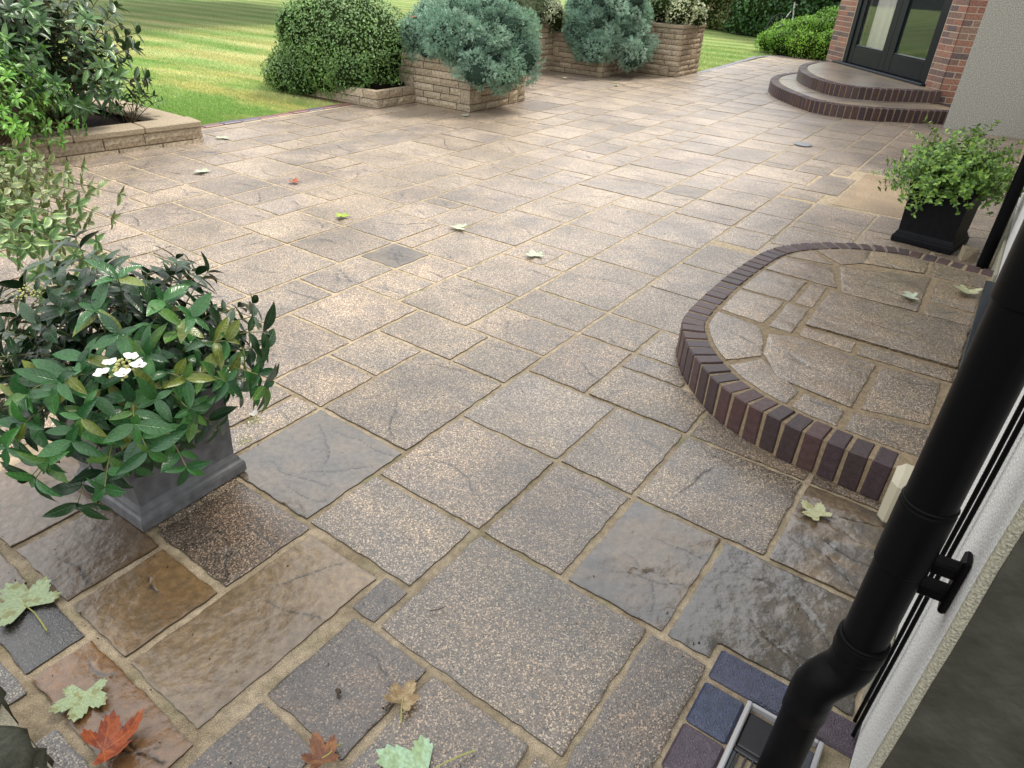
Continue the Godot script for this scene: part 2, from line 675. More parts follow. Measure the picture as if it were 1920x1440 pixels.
# The leaves nearest the eye become parts of their own, the rest one mass.
func put_leaves(parent: Node3D, xf: Array, meshes: Array, mats: Array, cols: Array, most: int, r: RandomNumberGenerator) -> void:
	var pos := parent.global_position if parent.is_inside_tree() else parent.position
	xf.sort_custom(func(a: Transform3D, b: Transform3D) -> bool: return (a.origin + pos).distance_squared_to(eye) < (b.origin + pos).distance_squared_to(eye))
	for k in mini(most, xf.size()):
		part(parent, "leaf", meshes[r.randi() % meshes.size()], mats[r.randi() % (mats.size() - 1)], xf[k])
	if xf.size() > most:
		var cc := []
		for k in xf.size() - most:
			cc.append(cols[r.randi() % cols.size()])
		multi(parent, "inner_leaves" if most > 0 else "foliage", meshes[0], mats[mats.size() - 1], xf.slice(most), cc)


func tips_on(c: Vector3, rad: Vector3, n: int, r: RandomNumberGenerator, lo: float, inner := 0.72) -> Array:
	var out := []
	for k in n:
		var y := lerpf(lo, 1.0, (k + 0.5) / n)
		var a := k * 2.39996 + r.randf_range(-0.3, 0.3)
		var h := sqrt(maxf(0.0, 1.0 - y * y))
		out.append(c + Vector3(cos(a) * h, y, sin(a) * h) * rad * r.randf_range(inner, 1.05))
	return out


# leaves or sprays all over a heap of ellipsoids [centre, radii]
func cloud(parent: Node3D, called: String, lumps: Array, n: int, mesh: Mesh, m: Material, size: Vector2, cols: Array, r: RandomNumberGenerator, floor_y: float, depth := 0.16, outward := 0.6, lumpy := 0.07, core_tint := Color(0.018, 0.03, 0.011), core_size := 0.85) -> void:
	var ln := noise(r.randi() % 1000, 2.6, 3)
	var total := 0.0
	var area := []
	for l in lumps:
		var s: Vector3 = l[1]
		area.append(s.x * s.y + s.y * s.z + s.x * s.z)
		total += area[-1]
	var xf := []
	var cc := []
	for li in lumps.size():
		var c: Vector3 = lumps[li][0]
		var s: Vector3 = lumps[li][1]
		var tone: Color = cols[li % cols.size()]
		for k in int(n * area[li] / total):
			var d := Vector3(r.randfn(), r.randfn(), r.randfn()).normalized()
			var rr := 1.0 - depth * r.randf() * r.randf() * 1.6
			var p := c + d * s * rr
			var bump := ln.get_noise_3d(p.x, p.y, p.z)
			p += d * bump * lumpy * 2.2
			if p.y < floor_y:
				continue
			var inside := false
			for lj in lumps.size():
				if lj != li:
					var q: Vector3 = (p - lumps[lj][0]) / lumps[lj][1]
					if q.length_squared() < 0.4:
						inside = true
						break
			if inside:
				continue
			var nrm := (d / s).normalized()
			var rnd := Vector3(r.randfn(), r.randfn(), r.randfn()).normalized()
			var dir := (nrm * outward + rnd * (1.1 - outward) + Vector3(0, 0.12, 0)).normalized()
			xf.append(leaf_xf(p, dir, (nrm + rnd * 0.6).normalized(), r.randf_range(size.x, size.y)))
			var b := r.randf_range(0.72, 1.2) * (1.0 + bump * 0.5)
			var other: Color = cols[r.randi() % cols.size()]
			var col := tone.lerp(other, r.randf() * 0.7) * b
			cc.append(Color(col.r, col.g, col.b))
	multi(parent, called, mesh, m, xf, cc)
	# the bare wood and shade leaves inside
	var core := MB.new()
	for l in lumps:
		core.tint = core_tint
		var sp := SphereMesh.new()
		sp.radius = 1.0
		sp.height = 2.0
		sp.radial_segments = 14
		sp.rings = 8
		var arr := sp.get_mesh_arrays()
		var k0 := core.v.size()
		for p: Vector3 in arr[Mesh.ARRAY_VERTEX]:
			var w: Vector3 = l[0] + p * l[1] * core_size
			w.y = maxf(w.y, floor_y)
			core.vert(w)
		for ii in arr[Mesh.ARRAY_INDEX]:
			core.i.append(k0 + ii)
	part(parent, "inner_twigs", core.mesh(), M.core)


# ---------------------------------------------------------------- fallen leaves
func maple_mesh(curl: float, twist: float, sd: int, narrow := 1.0) -> ArrayMesh:
	var r := RandomNumberGenerator.new()
	r.seed = sd
	var mb := MB.new()
	var outline := PackedVector2Array()
	var lobes := [[-1.85, 0.5], [-0.92, 0.68], [0.0, 0.8], [0.92, 0.68], [1.85, 0.5]]
	outline.append(Vector2(0, -0.02))
	for li in 5:
		var an: float = lobes[li][0]
		var rr: float = lobes[li][1] * r.randf_range(0.88, 1.1)
		var prev_notch := 0.4 if li > 0 else 0.14
		for s in [[-0.44, prev_notch], [-0.36, rr * 0.68], [-0.31, rr * 0.78], [-0.24, rr * 0.74], [-0.19, rr * 0.9], [-0.1, rr * 0.86], [0.0, rr], [0.1, rr * 0.87], [0.19, rr * 0.9], [0.24, rr * 0.75], [0.31, rr * 0.78], [0.36, rr * 0.68]]:
			var t: float = an + s[0] * 1.05
			outline.append(Vector2(sin(t) * narrow, cos(t)) * s[1])
	var ctr := Vector2(0, 0.03)
	var bend := func(p: Vector2) -> Vector3:
		var d := p - Vector2(0, 0.2)
		var y := curl * d.length_squared() * 1.3 + twist * p.x * (p.y - 0.2) + 0.03 * sin(p.x * 9.0 + sd) * absf(p.y)
		return Vector3(p.x * (1.0 - curl * 0.35 * absf(p.x)), y, -p.y)
	mb.vert(bend.call(ctr), Vector2(0.5 + ctr.x * 0.6, 0.8 - ctr.y * 0.85))
	var n := outline.size()
	for ring in [0.5, 1.0]:
		for p in outline:
			var q: Vector2 = ctr.lerp(p, ring)
			mb.vert(bend.call(q), Vector2(0.5 + q.x * 0.6, 0.8 - q.y * 0.85))
	for k in n:
		var a := 1 + k
		var b := 1 + (k + 1) % n
		mb.tri(0, a, b)
		mb.tri(a, a + n, b + n)
		mb.tri(a, b + n, b)
	return mb.mesh(true)


func fallen(at: Vector3, size: float, turn: float, curl: float, twist: float, m: Material, stem: float, stem_turn: float, label: String, sd: int, narrow := 1.0, flip := false) -> void:
	var t := thing("fallen_leaf", label, "leaf", at, turn, "fallen leaves on the paving")
	var b := Basis().scaled(Vector3.ONE * size)
	if flip:
		b = Basis(Vector3.RIGHT, 0.15) * b
	part(t, "blade", maple_mesh(curl * 0.6, twist * 0.8, sd, narrow), m, Transform3D(b, Vector3(0, 0.006 + maxf(0.0, -curl) * size * 0.5, 0)))
	if stem > 0:
		var mb := MB.new()
		var d := Vector3(sin(stem_turn), 0.0, cos(stem_turn))
		var s := Vector3(d.z, 0, -d.x)
		mb.tube(PackedVector3Array([Vector3(0, 0.008, -0.01), d * stem * 0.35 + s * stem * 0.04 + Vector3(0, 0.01, 0), d * stem * 0.7 + s * stem * 0.02 + Vector3(0, 0.011, 0), d * stem + Vector3(0, 0.006, 0)]), 0.0016, 0.0022, 6)
		part(t, "stalk", mb.mesh(true), M.stalk)


# ---------------------------------------------------------------- the scene
func _ready() -> void:
	setup_view()
	setup_materials()
	build_ground()
	build_patio()
	build_house()
	build_near_step()
	build_far_steps()
	build_planters()
	build_left_bed()
	build_pots()
	build_shrubs()
	build_pipe_and_drain()
	build_small_things()
	build_leaves()


func setup_view() -> void:
	var cam := Camera3D.new()
	cam.name = "camera"
	cam.fov = 59.22
	cam.near = 0.05
	cam.far = 600.0
	var right := Vector3(0.810269, 0.040512, -0.584656)
	var down := Vector3(0.337585, -0.84774, 0.409114)
	var fwd := Vector3(-0.479062, -0.528863, -0.700573)
	eye = P(0.21378, 0.82094, 10.0442)
	cam.transform = Transform3D(Basis(right, -down, -fwd).orthonormalized(), eye)
	add_child(cam)
	cam.current = true
	var sky := Sky.new()
	var ps := ProceduralSkyMaterial.new()
	ps.sky_top_color = Color(0.87, 0.875, 0.885)
	ps.sky_horizon_color = Color(0.89, 0.89, 0.885)
	ps.sky_curve = 0.2
	ps.ground_bottom_color = Color(0.25, 0.25, 0.2)
	ps.ground_horizon_color = Color(0.5, 0.52, 0.48)
	ps.sun_angle_max = 0.0
	sky.sky_material = ps
	var env := Environment.new()
	env.background_mode = Environment.BG_SKY
	env.sky = sky
	env.tonemap_mode = Environment.TONE_MAPPER_LINEAR
	env.tonemap_exposure = 2.7
	env.sdfgi_enabled = true
	env.ssao_enabled = true
	env.ssil_enabled = true
	var we := WorldEnvironment.new()
	we.name = "environment"
	we.environment = env
	add_child(we)
	var sun := DirectionalLight3D.new()
	sun.name = "sun"
	sun.light_energy = 0.5
	sun.light_angular_distance = 14.0
	sun.light_color = Color(1.0, 0.97, 0.92)
	sun.shadow_enabled = true
	add_child(sun)
	sun.look_at_from_position(Vector3(1.2, 6.0, -3.4), Vector3.ZERO)


func setup_materials() -> void:
	n_edge = noise(3, 0.11, 3)
	n_low = noise(5, 0.022, 4)
	n_riv = noise(8, 0.019, 5)
	n_fine = noise(9, 0.16, 3)
	T.agg = speckle(11, 1024, 34000, 0.52, 0.66, 5.2)
	T.finegrain = speckle(12, 1024, 30000, 0.66, 0.2, 1.6)
	T.sand = speckle(13, 512, 16000, 0.68, 0.3, 1.7)
	T.brick = speckle(14, 512, 3500, 0.72, 0.3, 4.0)
	T.rock = mottle(15, 512, 0.02, 6, 0.62, 1.0, 6.0)
	T.cast = mottle(16, 512, 0.06, 5, 0.6, 1.0, 9.0)
	T.soft = mottle(17, 512, 0.012, 4, 0.7, 1.0, 2.0)
	T.grass = mottle(18, 512, 0.12, 5, 0.45, 1.0, 7.0)
	M.agg = vmat(0.3, 1.0, T.agg[0], T.agg[1], 0.55)
	M.riven = vmat(0.34, 0.7, T.finegrain[0], T.rock[1], 0.5)
	M.wet = vmat(0.27, 0.9, T.finegrain[0], T.rock[1], 0.4)
	M.agg_far = vmat(0.5, 1.0, T.agg[0], T.agg[1], 0.12)
	M.riven_far = vmat(0.5, 0.8, T.finegrain[0], T.rock[1], 0.15)
	for w in [[M.agg, 0.2, 0.3], [M.riven, 0.2, 0.28], [M.wet, 0.45, 0.18], [M.agg_far, 0.25, 0.42], [M.riven_far, 0.25, 0.42]]:
		w[0].clearcoat_enabled = true
		w[0].clearcoat = w[1]
		w[0].clearcoat_roughness = w[2]
	M.mortar = tri_map(vmat(0.8, 0.35, T.sand[0], T.sand[1], 0.9), 2.6)
	var m := tri_map(mat(0.56, 0.43, 0.27, 0.8, 0.35), 2.6)
	m.albedo_texture = T.sand[0]
	m.normal_enabled = true
	m.normal_texture = T.sand[1]
	M.pointing = m
	# walling stone, four tones
	M.stones = []
	for c in [Color(0.66, 0.54, 0.38), Color(0.57, 0.46, 0.32), Color(0.74, 0.615, 0.45), Color(0.53, 0.44, 0.315)]:
		var s := mat(c.r, c.g, c.b, 0.75, 0.4)
		s.albedo_texture = T.rock[0]
		s.normal_enabled = true
		s.normal_texture = T.rock[1]
		s.normal_scale = 1.4
		M.stones.append(tri_map(s, 3.0, true))
	M.coping = tri_map(mat(0.80, 0.655, 0.46, 0.7, 0.4), 3.0)
	M.coping.albedo_texture = T.finegrain[0]
	M.coping.normal_enabled = true
	M.coping.normal_texture = T.rock[1]
	M.stone_joint = mat(0.13, 0.095, 0.062, 0.9, 0.3)
	M.kerbs = []
	for c in [Color(0.135, 0.08, 0.086), Color(0.115, 0.074, 0.086), Color(0.155, 0.085, 0.083), Color(0.10, 0.064, 0.068)]:
		var s := mat(c.r * 0.9, c.g * 0.9, c.b * 0.9, 0.4, 0.45)
		s.albedo_texture = T.brick[0]
		s.normal_enabled = true
		s.normal_texture = T.brick[1]
		s.normal_scale = 0.8
		M.kerbs.append(tri_map(s, 3.4))
	M.engineering = []
	for c in [Color(0.085, 0.095, 0.145), Color(0.07, 0.09, 0.145), Color(0.12, 0.085, 0.10)]:
		var s := mat(c.r * 0.95, c.g * 0.95, c.b * 1.1, 0.3, 0.5)
		s.albedo_texture = T.brick[0]
		s.normal_enabled = true
		s.normal_texture = T.brick[1]
		s.normal_scale = 2.6
		M.engineering.append(tri_map(s, 2.6))
	M.bricks = []
	for c in [Color(0.34, 0.165, 0.12), Color(0.38, 0.20, 0.14), Color(0.26, 0.155, 0.125), Color(0.17, 0.125, 0.12), Color(0.33, 0.215, 0.16), Color(0.37, 0.175, 0.125), Color(0.21, 0.14, 0.125)]:
		var s := mat(c.r * 1.2, c.g * 1.2, c.b * 1.2, 0.75, 0.4)
		s.albedo_texture = T.rock[0]
		s.normal_enabled = true
		s.normal_texture = T.rock[1]
		M.bricks.append(tri_map(s, 4.0))
	M.brick_joint = mat(0.45, 0.375, 0.29, 0.9, 0.3)
	M.edging = []
	for c in [Color(0.16, 0.085, 0.085), Color(0.10, 0.085, 0.115), Color(0.21, 0.11, 0.09)]:
		M.edging.append(mat(c.r, c.g, c.b, 0.45, 0.5))
	M.edging_blue = [mat(0.17, 0.17, 0.205, 0.4, 0.5), mat(0.21, 0.205, 0.235, 0.45, 0.5)]
	M.roughcast = tri_map(mat(0.95, 0.94, 0.90, 0.9, 0.3), 5.0)
	M.roughcast.albedo_texture = T.cast[0]
	M.roughcast.normal_enabled = true
	M.roughcast.normal_texture = T.cast[1]
	M.roughcast.normal_scale = 0.3
	M.grey_render = tri_map(mat(0.56, 0.55, 0.49, 0.9, 0.3), 2.2)
	M.grey_render.albedo_texture = T.cast[0]
	M.grey_render.normal_enabled = true
	M.grey_render.normal_texture = T.cast[1]
	M.grey_render.normal_scale = 0.3
	M.shaded_wall = tri_map(mat(0.072, 0.069, 0.052, 0.9, 0.3), 1.2)  # dark olive: the shade on the passage side is painted into this colour
	M.shaded_wall.albedo_texture = T.soft[0]
	M.shaded_wall.normal_enabled = true
	M.shaded_wall.normal_texture = T.cast[1]
	M.shaded_wall.normal_scale = 0.12
	M.bead = tri_map(mat(0.5, 0.47, 0.36, 0.9, 0.3), 5.0)
	M.bead.albedo_texture = T.cast[0]
	M.bead.normal_enabled = true
	M.bead.normal_texture = T.cast[1]
	M.black_paint = mat(0.008, 0.010, 0.013, 0.4, 0.25)
	M.bead_paint = mat(0.03, 0.036, 0.045, 0.2, 0.5)
	M.sill_paint = mat(0.014, 0.02, 0.027, 0.35, 0.3)
	M.pipe = mat(0.0035, 0.0035, 0.004, 0.4, 0.18)
	M.pipe.normal_enabled = false
	M.pot = tri_map(mat(0.15, 0.155, 0.165, 0.45, 0.5), 3.0)
	M.pot.albedo_texture = T.soft[0]
	M.pot_black = tri_map(mat(0.009, 0.0095, 0.012, 0.5, 0.25), 3.0)
	M.pot_black.albedo_texture = T.soft[0]
	M.soil = tri_map(mat(0.022, 0.015, 0.010, 0.95, 0.2), 4.0)
	M.soil.albedo_texture = T.grass[0]
	M.soil.normal_enabled = true
	M.soil.normal_texture = T.grass[1]
	M.core = vmat(0.95, 0.1)
	M.stem = mat(0.10, 0.075, 0.035, 0.7, 0.4)
	M.green_stem = mat(0.16, 0.17, 0.06, 0.6, 0.4)
	M.bark = mat(0.07, 0.05, 0.035, 0.9, 0.3)
	M.stalk = mat(0.30, 0.30, 0.09, 0.5, 0.4)
	M.cream = mat(0.44, 0.405, 0.30, 0.5, 0.4)
	# leaves
	var hyd := vein_leaf(96, 192, 8, 0.0, 31)
	var vari := vein_leaf(64, 128, 5, 1.0, 33)
	M.hyd = []
	for c0 in [Color(0.035, 0.115, 0.03), Color(0.022, 0.083, 0.027), Color(0.05, 0.155, 0.036), Color(0.017, 0.062, 0.023), Color(0.04, 0.125, 0.038), Color(0.03, 0.10, 0.03), Color(0.085, 0.17, 0.035), Color(0.026, 0.09, 0.026), Color(0.15, 0.17, 0.035)]:
		var c: Color = c0 * 1.35
		M.hyd.append(leaf_mat(c, hyd, 0.24, 0.3))
	M.hyd.append(vleaf_mat(hyd, 0.3, 0.25))
	M.vari = []
	for c in [Color(0.12, 0.20, 0.085), Color(0.085, 0.15, 0.065), Color(0.17, 0.24, 0.11)]:
		M.vari.append(leaf_mat(c * 1.35, vari, 0.4, 0.4))
	M.vari.append(vleaf_mat(vari, 0.4, 0.4))
	M.rho = []
	for c in [Color(0.09, 0.185, 0.055), Color(0.06, 0.135, 0.045), Color(0.13, 0.235, 0.07)]:
		M.rho.append(leaf_mat(c, hyd, 0.25, 0.25))
	M.rho.append(vleaf_mat(hyd, 0.28, 0.25))
	M.cho = []
	for c in [Color(0.19, 0.42, 0.045), Color(0.25, 0.50, 0.065), Color(0.13, 0.32, 0.04)]:
		M.cho.append(leaf_mat(c, hyd, 0.35, 0.5))
	M.cho.append(vleaf_mat(hyd, 0.35, 0.5))
	M.small_leaf = leaf_plain(0.5, 0.3)
	M.needle = leaf_plain(0.6, 0.2)
	M.blade = leaf_plain(0.6, 0.5)
	M.white_petal = mat(0.82, 0.80, 0.76, 0.6, 0.3)
	M.white_petal.backlight_enabled = true
	M.white_petal.backlight = Color(0.5, 0.5, 0.5)
	M.bud = mat(0.42, 0.43, 0.17, 0.6, 0.3)


func leaf_mat(c: Color, tx: Array, rough: float, back: float) -> StandardMaterial3D:
	var m := mat(c.r * 1.5, c.g * 1.5, c.b * 1.5, rough, 0.5)
	m.albedo_texture = tx[0]
	m.normal_enabled = true
	m.normal_texture = tx[1]
	m.normal_scale = 1.2
	m.cull_mode = BaseMaterial3D.CULL_DISABLED
	m.backlight_enabled = true
	m.backlight = Color(back, back, back * 0.6)
	return m


func vleaf_mat(tx: Array, rough: float, back: float) -> StandardMaterial3D:
	var m := leaf_mat(Color.WHITE * 0.66, tx, rough, back)
	m.albedo_color = Color.WHITE
	m.vertex_color_use_as_albedo = true
	return m


func leaf_plain(rough: float, back: float) -> StandardMaterial3D:
	var m := vmat(rough, 0.5)
	m.cull_mode = BaseMaterial3D.CULL_DISABLED
	m.backlight_enabled = true
	m.backlight = Color(back, back, back * 0.6)
	return m


# ---------------------------------------------------------------- ground and lawn
func build_ground() -> void:
	var g := MB.new()
	g.tint = Color(0.06, 0.05, 0.035)
	var s := 260.0
	g.quad(Vector3(-s, -0.12, s), Vector3(s, -0.12, s), Vector3(s, -0.12, -s), Vector3(-s, -0.12, -s))
	var ground := part(self, "ground", g.mesh(), M.soil)
	tag(ground, "dark bare earth under the garden and behind the hedges", "ground", "", "structure")
	var lawn := thing("lawn", "striped mown lawn, partly yellowed, left of and beyond the patio", "lawn", Vector3.ZERO, 0.0, "", "structure")
	var patchy := noise(41, 0.35, 3)
	var big := noise(42, 0.09, 3)
	var mb := MB.new()
	var nx := 70
	var x0 := -290.0
	var x1 := -31.0
	var y0 := -25.0
	var ny := 640
	var dy := 0.5
	for iy in ny + 1:
		for ix in nx + 1:
			var x := lerpf(x0, x1, 1.0 - pow(1.0 - float(ix) / nx, 1.6))
			var y := y0 + iy * dy
			mb.tint = grass_tone(x, y, patchy, big)
			mb.vert(P(x, y, -0.12), Vector2(x, y) * 0.06)
	for iy in ny:
		for ix in nx:
			var a := iy * (nx + 1) + ix
			mb.tri(a, a + nx + 1, a + nx + 2)
			mb.tri(a, a + nx + 2, a + 1)
	var turf := vmat(0.85, 0.2, T.grass[0], T.grass[1], 1.0)
	part(lawn, "turf", mb.mesh(true), turf).set_meta("kind", "stuff")
	# blades on the nearer lawn
	var r := RandomNumberGenerator.new()
	r.seed = 51
	var bm := MB.new()
	for k in 5:
		var a := k * 2.4
		var o := Vector3(cos(a), 0, sin(a)) * 0.25
		var t := o * 1.5 + Vector3(cos(a * 1.7) * 0.35, 1.0, sin(a * 1.7) * 0.35)
		var sd := Vector3(-sin(a), 0, cos(a)) * 0.09
		var b := bm.v.size()
		bm.vert(o - sd)
		bm.vert(o + sd)
		bm.vert(t)
		bm.tri(b, b + 1, b + 2)
	var xf := []
	var cols := []
	for k in 120000:
		var u := r.randf()
		var y := 25.0 + u * u * 95.0 if k % 5 else r.randf_range(24.6, 42.0)
		var x := -43.85 - pow(r.randf(), 1.7) * 60.0
		if y > 84.0:
			x = -33.1 - r.randf() * 40.0
		elif y > 39.5 and x > -52.5:
			continue
		var len_ := r.randf_range(0.012, 0.026)
		xf.append(Transform3D(Basis(Vector3.UP, r.randf() * TAU).scaled(Vector3.ONE * len_), P(x, y, -0.12)))
		var c := grass_tone(x, y, patchy, big) * r.randf_range(0.55, 1.05)
		cols.append(Color(c.r, c.g, c.b))
	multi(lawn, "grass_blades", bm.mesh(), M.blade, xf, cols)


func grass_tone(x: float, y: float, patchy: FastNoiseLite, big: FastNoiseLite) -> Color:
	var yy := y + patchy.get_noise_2d(x * 0.12, y * 0.3) * 0.35
	var st := smoothstep(-0.7, 0.7, sin(yy * TAU / 6.3))
	var far := smoothstep(30.0, 46.0, y)
	var dry := clampf(0.5 + big.get_noise_2d(x * 0.5, y * 1.6) * 1.2 + patchy.get_noise_2d(x * 0.6, y * 2.2) * 0.6 - (1.0 - smoothstep(27.0, 36.0, y)) * 0.8, 0.0, 1.0)
	dry *= 1.0 - smoothstep(62.0, 78.0, y) * 0.5
	var green := Color(0.20, 0.345, 0.085).lerp(Color(0.37, 0.50, 0.18), st * far * 0.62 + (1.0 - far) * 0.2)
	var straw := Color(0.56, 0.50, 0.21).lerp(Color(0.66, 0.60, 0.29), st)
	var c := green.lerp(straw, dry * 0.72)
	return Color(c.r * 1.45, c.g * 1.45, c.b * 1.45)


# ---------------------------------------------------------------- the patio
func in_patio(x: float, y: float) -> bool:
	if y < 0.0 or y > 113.0 or x > 1.2:
		return false
	if x < -7.0 and y < 1.9:
		return false
	if y < 25.2:
		return x > -40.6
	if y < 40.0:
		return x > -42.5
	if y < 44.4:
		return x > -40.2
	if y < 52.0:
		return x > -34.6
	if y < 70.5:
		return x > -43.6
	if y < 77.5:
		return x > -37.4
	if y < 84.0:
		return x > -32.0
	# the bay of the house
	var n := x * -0.777 + y * -0.63
	return x > -32.4 and (n > -42.2 or -0.63 * x + 0.777 * y > 86.0)


const TONES := {
	"agg": [Color(0.395, 0.345, 0.298), Color(0.30, 0.275, 0.265), Color(0.205, 0.20, 0.225)],
	"pink": [Color(0.425, 0.36, 0.31), Color(0.33, 0.29, 0.265), Color(0.23, 0.215, 0.23)],
	"grey": [Color(0.31, 0.275, 0.255), Color(0.26, 0.24, 0.225), Color(0.38, 0.32, 0.265)],
	"dark": [Color(0.24, 0.19, 0.16), Color(0.19, 0.165, 0.155), Color(0.16, 0.15, 0.155)],
	"blue": [Color(0.12, 0.12, 0.13), Color(0.18, 0.16, 0.14), Color(0.085, 0.09, 0.102)],
	"bluemix": [Color(0.23, 0.19, 0.15), Color(0.13, 0.13, 0.145), Color(0.29, 0.22, 0.15)],
	"beige": [Color(0.40, 0.315, 0.215), Color(0.37, 0.285, 0.19), Color(0.33, 0.265, 0.19)],
	"gold": [Color(0.34, 0.235, 0.12), Color(0.29, 0.20, 0.105), Color(0.24, 0.19, 0.12)],
	"brown": [Color(0.20, 0.145, 0.095), Color(0.16, 0.12, 0.085), Color(0.13, 0.105, 0.085)],
	"orange": [Color(0.38, 0.225, 0.10), Color(0.33, 0.19, 0.085), Color(0.28, 0.185, 0.10)],
	"black": [Color(0.055, 0.06, 0.072), Color(0.045, 0.047, 0.056), Color(0.075, 0.072, 0.075)],
	"yellow": [Color(0.62, 0.48, 0.27), Color(0.57, 0.43, 0.235), Color(0.5, 0.38, 0.22)],
	"step": [Color(0.42, 0.315, 0.21), Color(0.34, 0.265, 0.19), Color(0.265, 0.225, 0.185)],
	"buff": [Color(0.415, 0.355, 0.29), Color(0.36, 0.315, 0.265), Color(0.28, 0.26, 0.25)],
}


func step_outline(inset: float) -> PackedVector2Array:
	var c := PackedVector2Array([Vector2(1.4, 15.36), Vector2(0.3, 15.36), Vector2(-1.2, 15.44), Vector2(-2.25, 15.62), Vector2(-3.3, 15.98), Vector2(-4.15, 16.5), Vector2(-4.9, 17.2), Vector2(-5.5, 17.95), Vector2(-5.98, 18.75), Vector2(-6.22, 19.6), Vector2(-6.32, 20.9), Vector2(-6.37, 22.8), Vector2(-6.3, 25.0), Vector2(-6.08, 27.0), Vector2(-5.45, 28.55), Vector2(-4.0, 30.1), Vector2(-2.15, 30.95), Vector2(-0.85, 31.0), Vector2(0.5, 30.85), Vector2(1.4, 30.8)])
	var cv := Curve2D.new()
	for k in c.size():
		var t := (c[mini(k + 1, c.size() - 1)] - c[maxi(k - 1, 0)]) / 6.0
		cv.add_point(c[k], -t, t)
	cv.bake_interval = 0.12
	var out := cv.get_baked_points()
	if inset > 0.0:
		var q := PackedVector2Array()
		for k in out.size():
			var d := (out[mini(k + 1, out.size() - 1)] - out[maxi(k - 1, 0)]).normalized()
			q.append(out[k] + Vector2(d.y, -d.x) * inset)
		return q
	return out


